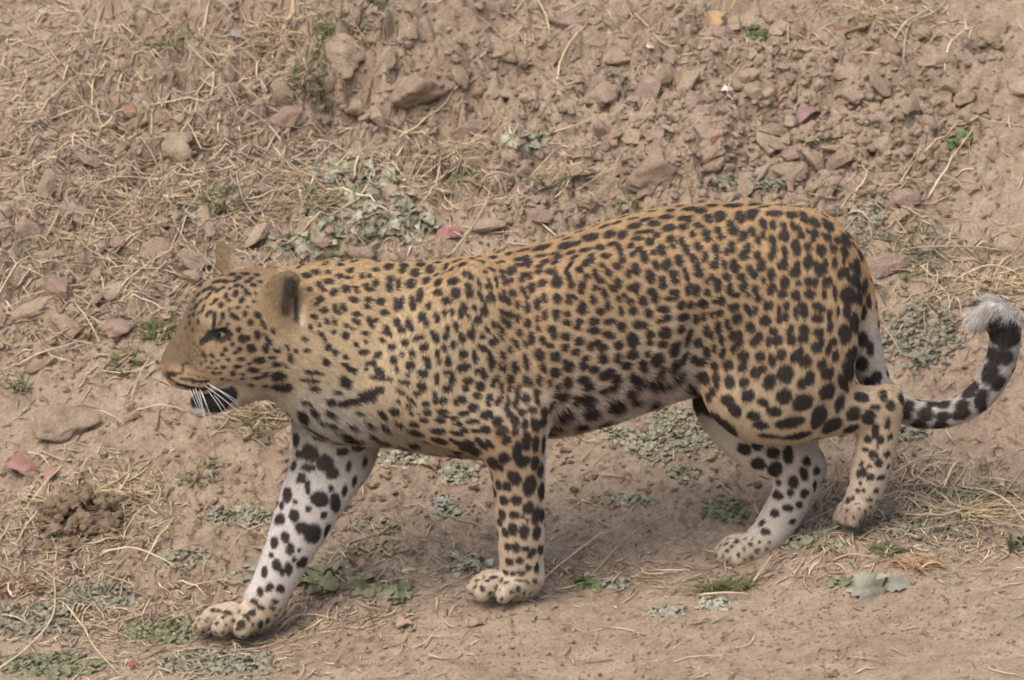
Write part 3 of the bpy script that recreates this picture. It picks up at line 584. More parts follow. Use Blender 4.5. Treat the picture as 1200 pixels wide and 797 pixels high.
def img_axis(n, ang):
    a = math.radians(ang)
    u = math.cos(a) * np.array([1.0, 0, 0]) - math.sin(a) * UPV      # angle measured clockwise on the photo
    u = u - n * (u @ n)
    return u / (np.linalg.norm(u) + 1e-9)
def put(px, py, a, b, ang=0, dark=1.0, kind=0, grow=1.0):
    c, n = on_skin(px, py)
    if c is None: return None
    u = img_axis(n, ang); w = np.cross(n, u)
    if kind in (0, 4):                    # markings read off the photo are foreshortened where the skin turns away
        a /= max(.42, math.sqrt(max(0, 1 - (u @ DIR) ** 2))); b /= max(.42, math.sqrt(max(0, 1 - (w @ DIR) ** 2)))
    BL.append((c, n, u, a * grow / SCALE, b * grow / SCALE, dark, kind))
    return c
hand = []
for txt, g in ((HEAD, 1.25), (CHEST, 1.2), (FARFORE, 1.12), (NEARFORE, 1.08), (NEARHIND, 1.14), (FARHIND, 1.16), (TAILS, 1.3)):
    for w in txt.split():
        x, y, a, b, g_ = [float(q) for q in w.split(',')]
        c = put(x, y, a, b, g_, 1.0, 0, g)
        if c is not None: hand.append((c, (a + b) / 2 / SCALE))
for row in FLANK.strip().split('\n'):
    hd, lst = row.split('|'); ox, oy, sc = [float(q) for q in hd.split(',')]
    for w in lst.split():
        x, y, a, b, g_ = [float(q) for q in w.split(',')]
        x, y, a, b = ox + x / sc, oy + y / sc, a / sc, b / sc
        c = put(x, y, a, b, g_, 1.0, 0, 1.17)
        if c is None:
            c = put(x, y + 5, a, b * .8, g_, 1.0, 0, 1.17)
        if c is not None:
            hand.append((c, (a + b) / 2 / SCALE))
            if x > 585: put(x, y, a + 4.0, b + 4.0, g_, .62, 4)
def line(pts, r, dark=1.0, kind=0, step=2.0):
    for (x0, y0), (x1, y1) in zip(pts[:-1], pts[1:]):
        n = max(1, int(math.hypot(x1 - x0, y1 - y0) / step))
        for i in range(n + 1):
            t = i / n; put(x0 + (x1 - x0) * t, y0 + (y1 - y0) * t, r, r, 0, dark, kind)
# necklace bar, eye rims, tear mark, whisker rows, lips, nostril, ear bar
line([(398, 473), (415, 470), (428, 467), (438, 460), (446, 455)], 4.5)
line([(424, 466), (436, 462)], 7)
put(259, 392, 9.5, 6.5, 10)
for q in range(46):
    put(random.uniform(203, 243), random.uniform(392, 438), random.uniform(1.1, 2.0), random.uniform(.8, 1.3), -40, random.uniform(.25, .6))
for qx, qy in ((222, 438), (228, 439), (234, 441), (240, 442), (219, 448), (227, 449), (235, 450), (242, 449), (214, 434), (230, 433), (238, 435)):
    put(qx, qy, 1.6, 1.1, 0, .8)
line([(252, 366), (251, 376), (251, 386), (250, 393)], 2.6)
line([(250, 393), (244, 396), (238, 399)], 4.0)
line([(250, 391), (255, 398), (262, 399), (270, 394)], 2.6)
line([(252, 388), (258, 386), (265, 386), (272, 391)], 2.8)
line([(212, 444), (224, 445), (235, 447), (245, 446)], 2.0)
line([(208, 450), (218, 453), (230, 456), (240, 456), (246, 452)], 2.4)
line([(214, 428), (221, 425)], 1.8)
line([(199, 438), (205, 438)], 3.6)
line([(204, 438), (211, 437), (215, 433)], 1.7)
line([(228, 466), (240, 466), (252, 464), (262, 461), (274, 458)], 6.0)
line([(234, 472), (246, 473), (258, 472), (268, 467), (275, 462)], 6.5)
line([(246, 479), (258, 479), (266, 474)], 5.0)
line([(226, 466), (228, 474)], 4.0)
line([(197, 441), (202, 446), (208, 450)], 1.6)
line([(246, 388), (240, 396), (236, 402)], 2.6)
line([(228, 402), (236, 410), (238, 418)], 1.4, .5)
line([(339, 333), (338, 346)], 8.0, .88, 3)
line([(336, 350), (334, 366)], 6.0, .80, 3)
line([(346, 350), (347, 364), (346, 374)], 4.0, .85, 3)
WH = len(BL)
line([(355, 358), (354, 368), (351, 384)], 1.5, .55, 1)          # pale ear fringe
line([(240, 401), (250, 404)], 1.4, .45, 1)
line([(247, 374), (246, 382)], 1.8, .35, 1)
line([(212, 448), (225, 450), (240, 451)], 1.4, .7, 1)
line([(228, 484), (240, 486), (252, 482)], 3.5, .8, 1)
line([(1142, 362), (1152, 356), (1166, 354), (1180, 360), (1188, 370)], 8.0, .9, 1)
line([(1136, 374), (1138, 384), (1146, 372)], 6.0, .9, 1)
line([(985, 395), (984, 370), (990, 345)], 1.4, .4, 1)
line([(195, 428), (194, 436), (196, 441)], 4.6, .9, 2)                          # liver-pink nose leather

# ---- rosettes scattered over the rest of the coat
HC = np.array([h[0] for h in hand]); HR = np.array([h[1] for h in hand])
nv = len(BV)
cand = rng.permutation(nv)
view = (CAM - BV); view /= np.linalg.norm(view, axis=1, keepdims=True)
facing = (view * BN).sum(1)
pid = PW.argmax(0)
pn = [parts[i] for i in pid]
cell = 0.06
gridh = {}
def near(p):
    k = tuple(np.floor(p / cell).astype(int))
    for dx in (-1, 0, 1):
        for dy in (-1, 0, 1):
            for dz in (-1, 0, 1):
                yield from gridh.get((k[0] + dx, k[1] + dy, k[2] + dz), ())
def add_c(p, r):
    gridh.setdefault(tuple(np.floor(p / cell).astype(int)), []).append((p[0], p[1], p[2], r))
for c, r in hand: add_c(c, r + 0.004)
HANDP = {'head', 'ear', 'far_fore', 'far_hind', 'tail'}
centres = []
rr = rng.random(nv)
for v in cand:
    p = BV[v]; part = pn[v]; x, y = VPX[v], VPY[v]; n = BN[v]
    if facing[v] > 0.12:
        if part in ('near_fore', 'far_fore', 'far_hind', 'near_hind') and ((x < 330 and y > 712) or (x < 625 and y > 676 and x > 540) or (x < 905 and x > 830 and y > 630) or (x > 970 and y > 585)):
            sp_paw = True
        elif part in HANDP: continue
        else: sp_paw = n[2] > .72 and facing[v] < .42 and 350 < x < 985 and y < 330
        if not sp_paw: continue
    low = part in ('near_fore', 'far_fore', 'near_hind', 'far_hind') and y > 470
    if part == 'head': sp, kd = 10, 'dot'
    elif part == 'ear': continue
    elif part == 'tail': sp, kd = 18, 'solid'
    elif facing[v] > 0.12 and y > 560: sp, kd = 8, 'dot'
    elif low: sp, kd = (19 if y < 640 else 12), ('solid' if y < 640 else 'dot')
    elif x < 400: sp, kd = 14.5, 'small'
    elif x < 600 - max(0, y - 420) * .3:
        sp, kd = 15.5 + 2.5 * sstep(380, 520, np.array(x)), 'small'
    else:
        f = (y - np.interp(x, TOPX, TOPY)) / (np.interp(x, BOTX, BOTY) - np.interp(x, TOPX, TOPY))
        if f > .72 and x < 850: sp, kd = 21, 'belly'
        elif x > 850: sp, kd = 22.5, 'haunch'
        else: sp, kd = 23.5, 'rosette'
        if n[2] > 0.72: sp, kd = 17, 'spine'
    r = sp / SCALE / 2 * (0.93 + 0.16 * rr[v])
    ok = True
    for (a, b, c, q) in near(p):
        if (a - p[0]) ** 2 + (b - p[1]) ** 2 + (c - p[2]) ** 2 < (r + q) ** 2:
            ok = False; break
    if ok:
        add_c(p, r); centres.append((v, kd, r))
def tang(n):
    u = np.array([1.0, 0, 0]) - n * n[0]; u /= np.linalg.norm(u) + 1e-9
    return u, np.cross(n, u)
for v, kd, r in centres:
    p, n = BV[v], BN[v]
    u, w = tang(n)
    def blob(off, a, b, ang, dark=1.0, kind=0):
        ax = math.cos(ang) * u + math.sin(ang) * w
        BL.append((p + off[0] * u + off[1] * w, n, ax, a / SCALE, b / SCALE, dark, kind))
    R = random.uniform
    if kd == 'dot':
        blob((0, 0), R(2.0, 3.6), R(1.6, 2.4), R(0, 3))
    elif kd == 'solid':
        blob((0, 0), R(5.5, 7.5), R(4.5, 6), R(0, 3))
    elif kd == 'small':
        if R(0, 1) < .45:
            a = R(0, 6.28); o = 4.3 / SCALE
            blob((o * math.cos(a), o * math.sin(a)), R(3.8, 5.2), R(3.2, 4.4), a + 1.57)
            blob((-o * math.cos(a), -o * math.sin(a)), R(3.4, 4.8), R(3.0, 4.0), a + 1.57)
            blob((0, 0), 5.5, 5.5, 0, .35, 4)
        else:
            blob((0, 0), R(5.2, 7.2), R(4.2, 5.4), R(1.0, 2.2))
    elif kd == 'belly':
        blob((R(-2, 2) / SCALE, 0), R(7, 11), R(5, 7), R(-.6, .3))
        if R(0, 1) < .5: blob((R(-8, 8) / SCALE, R(-7, 7) / SCALE), R(4, 6), R(3.5, 5), R(0, 3))
    elif kd == 'spine':
        blob((0, 0), R(5.5, 8.5), R(3.6, 5), R(-.2, .2), .96)
    else:
        ring = R(8.0, 9.6); k = random.choice([3, 3, 4, 4, 5]) if kd == 'rosette' else random.choice([2, 2, 3, 3, 4])
        st = R(0, 6.28); gap = R(0.1, 0.9)
        if kd == 'haunch': st = R(-.5, .5) + 1.57 if k == 2 else st
        blob((0, 0), ring * 1.0, ring * .9, st, .62, 4)
        for i in range(k):
            a = st + (6.28 - gap) * i / k + R(-.2, .2)
            q = ring * R(.85, 1.1) / SCALE
            arc = ring * 3.0 / k * R(.75, 1.05)
            blob((q * math.cos(a), q * math.sin(a) * (1.15 if kd == 'haunch' else 1)), min(max(arc, 5.0), 9.0), R(4.8, 6.4), a + 1.57 + R(-.3, .3))
DARK = C_(.043, .037, .034)
def paint(P, base):
    o = np.argsort(P[:, 0]); X = P[o]; xs = X[:, 0]
    out = base[o].copy()
    jit = fbm(X * 95, 2, 9) * .20 + fbm(X * 320, 1, 4) * .08
    for want in (4, 1, 2, 0, 3):
        m = np.zeros(len(X))
        tgt = {0: DARK, 3: DARK, 1: C_(.60, .56, .52), 2: C_(.24, .13, .10), 4: C_(.33, .20, .105)}[want]
        for c, n, u, a, b, dark, kind in BL:
            if kind != want: continue
            R = max(a, b) * 1.5 + 0.002
            i, j = np.searchsorted(xs, [c[0] - R, c[0] + R])
            d = X[i:j] - c
            q = np.nonzero((np.abs(d[:, 1]) < R) & (np.abs(d[:, 2]) < R))[0]
            if not len(q): continue
            d = d[q]; w = np.cross(n, u)
            e = np.sqrt((d @ u / a) ** 2 + (d @ w / b) ** 2 + (d @ n / (max(a, b) * 1.6)) ** 2)
            soft = 0.16 if want in (0,) else 0.45
            e = e + jit[i + q] * (1.0 if want in (0, 4) else .5)
            val = dark * (1 - sstep(1 - soft, 1 + soft, e))
            m[i + q] = np.maximum(m[i + q], val)
        out = out + (tgt - out) * m[:, None]
    r = np.empty_like(out); r[o] = out
    return r

VC = paint(BV, BASE)
leo = empty('leopard', (0, 0, 0))
tag(leo, 'spotted leopard walking along the foot of the dry earth bank', 'leopard')

def coat_material(name, attr):
    m = NT(name)
    a = m.n('ShaderNodeAttribute'); a.attribute_name = attr
    m.l(a.outputs['Color'], m.b.inputs['Base Color'])
    m.b.inputs['Roughness'].default_value = 0.75
    m.b.inputs['Specular IOR Level'].default_value = 0.12
    return m.m
me = mesh_data('body', BV, BQ, coat_material('leopard_skin', 'coat'))
ca = me.color_attributes.new('coat', 'FLOAT_COLOR', 'POINT')
ca.data.foreach_set('color', np.hstack([VC, np.ones((len(VC), 1))]).astype(np.float32).ravel())
body = link('body', me, leo)

# ---- fur
tri = np.vstack([BQ[:, [0, 1, 2]], BQ[:, [0, 2, 3]]])
FLOW /= np.linalg.norm(FLOW, axis=1, keepdims=True) + 1e-9
hl = np.full(nv, .0075)                                      # hair length per vertex
fV = (VPY - np.interp(VPX, TOPX, TOPY)) / (np.interp(VPX, BOTX, BOTY) - np.interp(VPX, TOPX, TOPY))
def setl(mask, L):
    global hl
    hl = hl * (1 - mask) + L * mask
trunk = pw['torso'] + pw['chest'] + pw['neck'] + pw['shoulder']
setl(trunk * sstep(.8, 1.0, fV), .016)
setl(trunk * sstep(600, 700, VPX) * sstep(.93, 1.02, fV), .03)
setl(trunk * sstep(420, 450, VPX) * sstep(640, 600, VPX) * sstep(.88, .97, fV), .021)
setl(trunk * sstep(.2, .8, -BN[:, 2]) * sstep(.7, .9, fV), .026)
setl(trunk * sstep(440, 350, VPX) * sstep(400, 480, VPY), .013)
legm = pw['near_fore'] + pw['far_fore'] + pw['near_hind'] + pw['far_hind']
setl(legm * sstep(440, 540, VPY), .0055)
setl(legm * sstep(.5, .9, BN[:, 0]) * sstep(440, 540, VPY), .0075)
setl(legm * sstep(670, 710, VPY) * sstep(650, 600, VPX), .0055)
setl(pw['far_hind'] * sstep(620, 640, VPY), .0055)
setl(pw['head'], .0052)
setl(pw['head'] * sstep(260, 310, VPX) * sstep(400, 440, VPY), .011)
setl(pw['head'] * sstep(235, 215, VPX), .0034)
setl(pw['ear'], .0065)
setl(pw['tail'], .008)
setl(pw['tail'] * sstep(395, 370, VPY) * sstep(1100, 1120, VPX), .020)
ta, tb, tc = BV[tri[:, 0]], BV[tri[:, 1]], BV[tri[:, 2]]
area = np.linalg.norm(np.cross(tb - ta, tc - ta), axis=1) / 2
dens = np.ones(nv) + 2.2 * pw['head'] + 1.5 * pw['ear'] + .8 * sstep(.85, 1, fV) * trunk
wt = area * dens[tri].mean(1) * (0.35 + 0.65 * sstep(-.35, .05, facing[tri].mean(1)))
NH = 300000
ti = rng.choice(len(tri), NH, p=wt / wt.sum())
b1 = rng.random(NH); b2 = rng.random(NH); s = b1 + b2 > 1; b1[s] = 1 - b1[s]; b2[s] = 1 - b2[s]
bw = np.stack([1 - b1 - b2, b1, b2], 1)
def interp(A):
    t = A[tri[ti]]
    return (t * bw.reshape(NH, 3, *([1] * (A.ndim - 1)))).sum(1)
root = interp(BV); hn = interp(BN); hn /= np.linalg.norm(hn, axis=1, keepdims=True) + 1e-9
fl = interp(FLOW); fl -= hn * (fl * hn).sum(1, keepdims=True)
fl += 0.22 * rng.normal(size=(NH, 3)) + .25 * np.stack([fbm(root * 18, 2, 31 + 5 * k) for k in range(3)], 1)
L = interp(hl) * (0.7 + 0.6 * rng.random(NH))
fl[:, 2] -= 0.25 + 1.1 * sstep(.010, .022, L)
fl -= hn * (fl * hn).sum(1, keepdims=True); fl /= np.linalg.norm(fl, axis=1, keepdims=True) + 1e-9
hcol = paint(root, interp(BASE))
hcol *= (0.74 + 0.52 * rng.random(NH))[:, None]
K = 4
lift = .34 + .12 * rng.random(NH) + .35 * sstep(.009, .02, L)
pts = np.zeros((NH, K, 3))
for k in range(K):
    t = k / (K - 1)
    pts[:, k] = root - hn * .0006 + L[:, None] * (fl * (t * .93) + hn * (lift * (t - .45 * t * t))[:, None])
hc = bpy.data.hair_curves.new('fur')
hc.add_curves([K] * NH)
hc.attributes['position'].data.foreach_set('vector', pts.astype(np.float32).ravel())
rw = (.00034 - .00012 * interp(pw['head'] + pw['ear']))[:, None] * np.array([1, .9, .65, .15])[None, :]
ra = hc.attributes.get('radius') or hc.attributes.new('radius', 'FLOAT', 'POINT')
ra.data.foreach_set('value', rw.astype(np.float32).ravel())
at_ = hc.attributes.new('coat', 'FLOAT_COLOR', 'CURVE')
at_.data.foreach_set('color', np.hstack([hcol, np.ones((NH, 1))]).astype(np.float32).ravel())
hc.materials.append(coat_material('leopard_fur', 'coat'))
fur = link('fur', hc, leo)
tag(fur, kind='stuff')

# ---- eyes, whiskers
def uvs(n=14, m=9):
    v = [(0, 0, 1)] + [(math.sin(math.pi * j / m) * math.cos(2 * math.pi * i / n), math.sin(math.pi * j / m) * math.sin(2 * math.pi * i / n), math.cos(math.pi * j / m)) for j in range(1, m) for i in range(n)] + [(0, 0, -1)]
    f = [(0, 1 + i, 1 + (i + 1) % n) for i in range(n)]
    for j in range(m - 2):
        f += [(1 + j * n + i, 1 + (j + 1) * n + i, 1 + (j + 1) * n + (i + 1) % n, 1 + j * n + (i + 1) % n) for i in range(n)]
    e = 1 + (m - 2) * n
    f += [(e + i, len(v) - 1, e + (i + 1) % n) for i in range(n)]
    return np.array(v), f
irm = NT('eye_iris'); irm.b.inputs['Base Color'].default_value = (.17, .165, .10, 1); irm.b.inputs['Roughness'].default_value = .12; irm.b.inputs['Specular IOR Level'].default_value = .6
pum = NT('eye_pupil'); pum.b.inputs['Base Color'].default_value = (.006, .006, .006, 1); pum.b.inputs['Roughness'].default_value = .1
sv, sf = uvs()
for side in (-1, 1):
    c = at(259.5, 392.0, (hm(259) + side * 34.5) / SCALE)
    e = link('eye', mesh_data('eye', sv * np.array([7.2, 7.2, 4.7]) / SCALE, sf, irm.m), leo)
    e.location = c
    pu = link('pupil', mesh_data('pupil', sv * np.array([2.6, 1.2, 2.8]) / SCALE + np.array([-2.4, side * 6.3, 1.0]) / SCALE, sf, pum.m), e)

def tube(pts, rad, sides=4):
    """thin tapering stalk as a closed tube"""
    pts = np.asarray(pts, float); n = len(pts)
    rad = np.broadcast_to(np.asarray(rad, float), (n,))
    t = np.gradient(pts, axis=0); t /= np.linalg.norm(t, axis=1, keepdims=True) + 1e-12
    ref = np.array([0, 0, 1.0]) if abs(t[:, 2]).mean() < .8 else np.array([1.0, 0, 0])
    u = np.cross(t, ref); u /= np.linalg.norm(u, axis=1, keepdims=True) + 1e-12
    w = np.cross(u, t)
    a = np.arange(sides) * 2 * math.pi / sides
    v = (pts[:, None] + rad[:, None, None] * (np.cos(a)[None, :, None] * u[:, None] + np.sin(a)[None, :, None] * w[:, None])).reshape(-1, 3)
    f = [(i * sides + j, i * sides + (j + 1) % sides, (i + 1) * sides + (j + 1) % sides, (i + 1) * sides + j) for i in range(n - 1) for j in range(sides)]
    f += [tuple(range(sides - 1, -1, -1)), tuple((n - 1) * sides + j for j in range(sides))]
    return v, f
whm = NT('whisker'); whm.b.inputs['Base Color'].default_value = (.8, .79, .78, 1); whm.b.inputs['Roughness'].default_value = .4
for (x0, y0, x1, y1) in ((243, 449, 285, 480), (245, 452, 283, 474), (226, 456, 242, 500), (229, 455, 246, 508), (234, 456, 250, 496), (236, 458, 247, 490), (244, 458, 266, 492), (250, 462, 268, 486), (222, 456, 235, 488), (240, 452, 292, 494), (233, 458, 243, 500)):
    c, n = on_skin(x0, y0)
    if c is None: continue
    e = at(x1, y1, c[1] - .035)
    q = [c + (e - c) * t + np.array([0, -.012, .006]) * math.sin(math.pi * t) for t in np.linspace(0, 1, 7)]
    v, f = tube(np.array(q) - c, np.linspace(.0006, .0002, 7), 4)
    o = link('whisker', mesh_data('whisker', v, f, whm.m), leo); o.location = c
# ------------------------------------------------------------------ ground sheet with its relief
GX = np.concatenate([-1.25 - np.cumsum(0.006 * 1.35 ** np.arange(26))[::-1], np.arange(-1.25, 1.2501, 0.0045), 1.25 + np.cumsum(0.006 * 1.35 ** np.arange(26))])
GY = np.concatenate([-0.75 - np.cumsum(0.006 * 1.35 ** np.arange(26))[::-1], np.arange(-0.75, 2.3001, 0.0048), 2.3 + np.cumsum(0.006 * 1.35 ** np.arange(28))])
gx, gy = np.meshgrid(GX, GY, indexing='ij')
def blot(px, py, lst):
    m = np.zeros_like(px)
    for (cx, cy, sx, sy, w) in lst:
        m = np.maximum(m, w * np.exp(-(((px - cx) / sx) ** 2 + ((py - cy) / sy) ** 2)))
    return m
def relief(x, y):
    h0 = base_h(x, y)
    near = (np.abs(x) < 3) & (y > -2) & (y < 4)
    out = h0.copy()
    X = x[near]; Y = y[near]; B = h0[near]
    px, py, _ = project(np.stack([X, Y, B], -1))
    p2 = np.stack([X, Y], -1)
    warp = np.stack([fbm(p2 * 14, 2, 3), fbm(p2 * 14, 2, 8)], -1)
    path = sstep(640, 730, py + .10 * (px - 600))                  # trodden, smoother ground in front
    rough = 1 - .72 * path
    clod = np.clip(.5 * (1 - path) + blot(px, py, [(800, 150, 260, 120, 1.0), (960, 200, 160, 110, 1.0), (300, 180, 300, 150, .8), (90, 330, 160, 90, .9), (640, 250, 120, 40, .9), (480, 110, 120, 90, .8)])
                   - blot(px, py, [(1140, 260, 60, 60, .9), (1150, 15, 90, 40, 1.0), (30, 60, 60, 70, .8), (60, 470, 130, 70, .7), (680, 600, 160, 90, .5), (1130, 520, 60, 30, .5)]), 0, 1)
    h = .020 * fbm(p2 * 5, 3, 1) + .011 * rough * fbm(p2 * 17, 3, 2)
    f1, f2, cid = worley(p2 * 15 + warp * .55, 5)
    h += clod * .030 * sstep(.02, .32, f2 - f1) * (.25 + .75 * (cid * .5 + .5)) 
    f1, f2, cid = worley(p2 * np.array([34, 40]) + warp * .6, 9)
    h += (.25 + .75 * clod) * rough * .015 * sstep(.0, .35, f2 - f1) * (.3 + .7 * (cid * .5 + .5))
    f1, f2, cid = worley(p2 * 82 + warp * .9, 21)
    h += rough * .006 * (1 - f1) * (.5 + .5 * cid)
    h += (.3 + .7 * rough) * .0035 * fbm(p2 * 70, 3, 12) 
    ter = Y * 6.5 + X * .8 + 1.5 * fbm(p2 * 4.5, 3, 51)                # small crumbling ledges across the bank
    fr = ter - np.floor(ter)
    h += clod * .036 * (sstep(.0, .16, fr) - fr) * sstep(.55, .8, Y)
    # trampled dimples on the path
    h -= path * .006 * sstep(.25, .6, fbm(p2 * 26, 2, 44))
    # crumbling clay face with an undercut
    sc = fbm(np.stack([X * 9, X * 0 + 2.2], -1), 3, 6)
    m = sstep(310, 370, px) * sstep(600, 550, px)
    y1 = 1.51 + .09 * sc + .03 * fbm(p2 * 30, 2, 61)
    h += m * (.12 * sstep(-.05, .03, Y - y1) - .055 * sstep(-.30, -.02, Y - y1) - .065 * sstep(.02, .5, Y - y1))
    m2 = sstep(370, 400, px) * sstep(500, 470, px)
    y2 = 1.60 + .05 * sc + .03 * fbm(p2 * 34, 2, 71)
    h += m2 * (.05 * sstep(-.03, .02, Y - y2) - .05 * sstep(.0, .4, Y - y2))
    m3 = sstep(720, 770, px) * sstep(900, 860, px)                 # low earth ledge above the rump
    y3 = 1.16 + .08 * sc + .04 * fbm(p2 * 26, 2, 81)
    h += m3 * (.035 * sstep(-.010, .012, Y - y3) - .035 * sstep(.0, .35, Y - y3))
    # burrow at the top right, cracks
    b = np.exp(-(((px - 1160) / 30) ** 2 + ((py - 56) / 16) ** 2))
    h -= .20 * sstep(.30, .65, b + .12 * fbm(p2 * 40, 2, 15))
    fade = sstep(3.0, 1.6, np.abs(X)) * sstep(4.0, 2.6, Y) * sstep(-2.0, -1.2, Y)
    out[near] = B + h * fade
    # keep the ground calm right under the feet so that the paws rest on it
    for bx, by in PAWS:
        g = np.exp(-(((x - bx) ** 2 + (y - by) ** 2) / .07 ** 2))
        out = out * (1 - g) + h0 * g
    return out
PAWS = [tuple(hit(qx, qy)[:2]) for qx, qy in ((585, 703), (262, 744), (866, 657), (995, 616))]
GZ = relief(gx, gy)
nxg, nyg = gx.shape
gi = np.arange(nxg * nyg).reshape(nxg, nyg)
GQ = np.stack([gi[:-1, :-1], gi[1:, :-1], gi[1:, 1:], gi[:-1, 1:]], -1).reshape(-1, 4)
def Hd(x, y):
    i = np.clip(np.searchsorted(GX, x) - 1, 0, nxg - 2); j = np.clip(np.searchsorted(GY, y) - 1, 0, nyg - 2)
    u = np.clip((x - GX[i]) / (GX[i + 1] - GX[i]), 0, 1); v = np.clip((y - GY[j]) / (GY[j + 1] - GY[j]), 0, 1)
    return (GZ[i, j] * (1 - u) + GZ[i + 1, j] * u) * (1 - v) + (GZ[i, j + 1] * (1 - u) + GZ[i + 1, j + 1] * u) * v
def Nd(x, y, e=.02):
    n = np.stack([Hd(x - e, y) - Hd(x + e, y), Hd(x, y - e) - Hd(x, y + e), np.full(np.shape(x), 2 * e)], -1)
    return n / np.linalg.norm(n, axis=-1, keepdims=True)
def hitd(px, py):
    px = np.asarray(px, float); py = np.asarray(py, float)
    r = ray(px, py)
    y = np.full(px.shape, -1.0); done = np.zeros(px.shape, bool)
    for _ in range(190):
        t = (y - CAM[1]) / r[..., 1]
        done |= CAM[2] + r[..., 2] * t < Hd(CAM[0] + r[..., 0] * t, y)
        y = np.where(done, y, y + .02)
    lo = y - .02; hi = y
    for _ in range(8):
        m = (lo + hi) / 2; t = (m - CAM[1]) / r[..., 1]
        b = CAM[2] + r[..., 2] * t < Hd(CAM[0] + r[..., 0] * t, m)
        hi = np.where(b, m, hi); lo = np.where(b, lo, m)
    t = (hi - CAM[1]) / r[..., 1]
    return CAM + r * t[..., None]

DUST, EARTH, DEEP = (.46, .370, .280), (.352, .270, .198), (.185, .136, .098)
def soil(name, bright=1.0, scale=1.0, hue=(1, 1, 1)):
    m = NT(name); v = m.objvec()
    k = lambda c: tuple(a * bright * b for a, b in zip(c, hue))
    big = m.noise(3.2 * scale, 5, .6, v); mid = m.noise(22 * scale, 6, .65, v); fine = m.noise(160 * scale, 5, .7, v)
    c1 = m.ramp(mid, [(.28, k(DEEP)), (.46, k(EARTH)), (.66, k(DUST))])
    c2 = m.ramp(big, [(.30, k((.25, .182, .126))), (.5, k((.36, .280, .202))), (.72, k((.43, .350, .260)))])
    c = m.mix(.38, c1, c2)
    g = m.ramp(fine, [(.28, (.50, .48, .46)), (.5, (1, 1, 1)), (.75, (1.25, 1.23, 1.2))])
    c = m.mix(1.0, c, g, 'MULTIPLY')
    m.l(c, m.b.inputs['Base Color'])
    m.b.inputs['Roughness'].default_value = 1.0
    m.b.inputs['Specular IOR Level'].default_value = .05
    a = m.n('ShaderNodeMath', operation='ADD'); m.l(fine, a.inputs[0]); m.l(m.noise(420 * scale, 3, .6, v), a.inputs[1])
    m.bump(a.outputs[0], .75, .006)
    return m.m
soil_ground = soil('dry_soil')
ground = link('ground', mesh_data('ground', np.stack([gx, gy, GZ], -1).reshape(-1, 3), GQ, soil_ground))
tag(ground, kind='structure')

# ------------------------------------------------------------------ loose clods of earth
def ico(sub):
    import bmesh
    bm = bmesh.new(); bmesh.ops.create_icosphere(bm, subdivisions=sub, radius=1.0)
    v = np.array([x.co[:] for x in bm.verts]); f = np.array([[q.index for q in p.verts] for p in bm.faces]); bm.free()
    return v, f
IV, IF = ico(3)
IV4, IF4 = ico(4)
def clod_shape(V, seed, flat=.65, planes=10, rough=.06):
    r = np.random.default_rng(seed)
    n = r.normal(size=(planes, 3)); n /= np.linalg.norm(n, axis=1, keepdims=True)
    d = r.uniform(.5, .95, planes)
    q = V @ n.T
    rad = np.where(q > .05, d / np.maximum(q, .05), 9).min(1)
    rad = np.minimum(rad, 1.15)
    rad = rad * (1 + rough * fbm(V * 2.4 + seed, 3, 2) * 2 + rough * .5 * fbm(V * 7 + seed, 2, 5))
    P = V * rad[:, None]
    return P * np.array([1, r.uniform(.65, .95), flat])
clod_mats = [soil('clod_earth', 1.08, 1.6), soil('clod_pale_earth', 1.15, 1.6, (1, 1.0, .98)), soil('clod_mauve_earth', 1.0, 1.6, (1.0, .95, 1.0))]
clod_me = []
for s in range(15):
    clod_me.append(mesh_data('earth_clod', clod_shape(IV, s, .38 + .32 * random.random()), IF, clod_mats[s % 3], smooth=True))
    clod_me[-1].set_sharp_from_angle(angle=math.radians(24))
def whereabouts(qx, qy):
    if qy > 640: return 'on the trodden path'
    if qy > 440: return ('on the bare dirt ahead of the front legs' if qx < 330 else 'on the soil under the belly' if qx < 860 else 'on the ground behind the hind legs')
    if qx < 300: return 'on the straw-littered slope beyond the head'
    if qx < 610: return 'around the crumbling clay face'
    if qx < 980: return 'in the rubble above the back of the leopard'
    return 'on the slope beyond the rump'
def place_clod(p, sx, sy, sz, me, name='earth_clod', yaw=None, sink=.25, tilt=.3):
    o = link(name, me)
    n = Nd(np.array(p[0]), np.array(p[1]))
    q = Vector((0, 0, 1)).rotation_difference(Vector(n))
    o.rotation_mode = 'QUATERNION'
    R = random.uniform
    o.rotation_quaternion = q @ Matrix.Rotation(R(-tilt, tilt), 3, 'X').to_quaternion() @ Matrix.Rotation(R(-tilt, tilt), 3, 'Y').to_quaternion() @ Matrix.Rotation(R(0, 6.28) if yaw is None else yaw, 3, 'Z').to_quaternion()
    o.scale = (sx, sy, sz)
    o.location = np.array(p) + np.array(n) * sz * (.55 - sink)
    return o
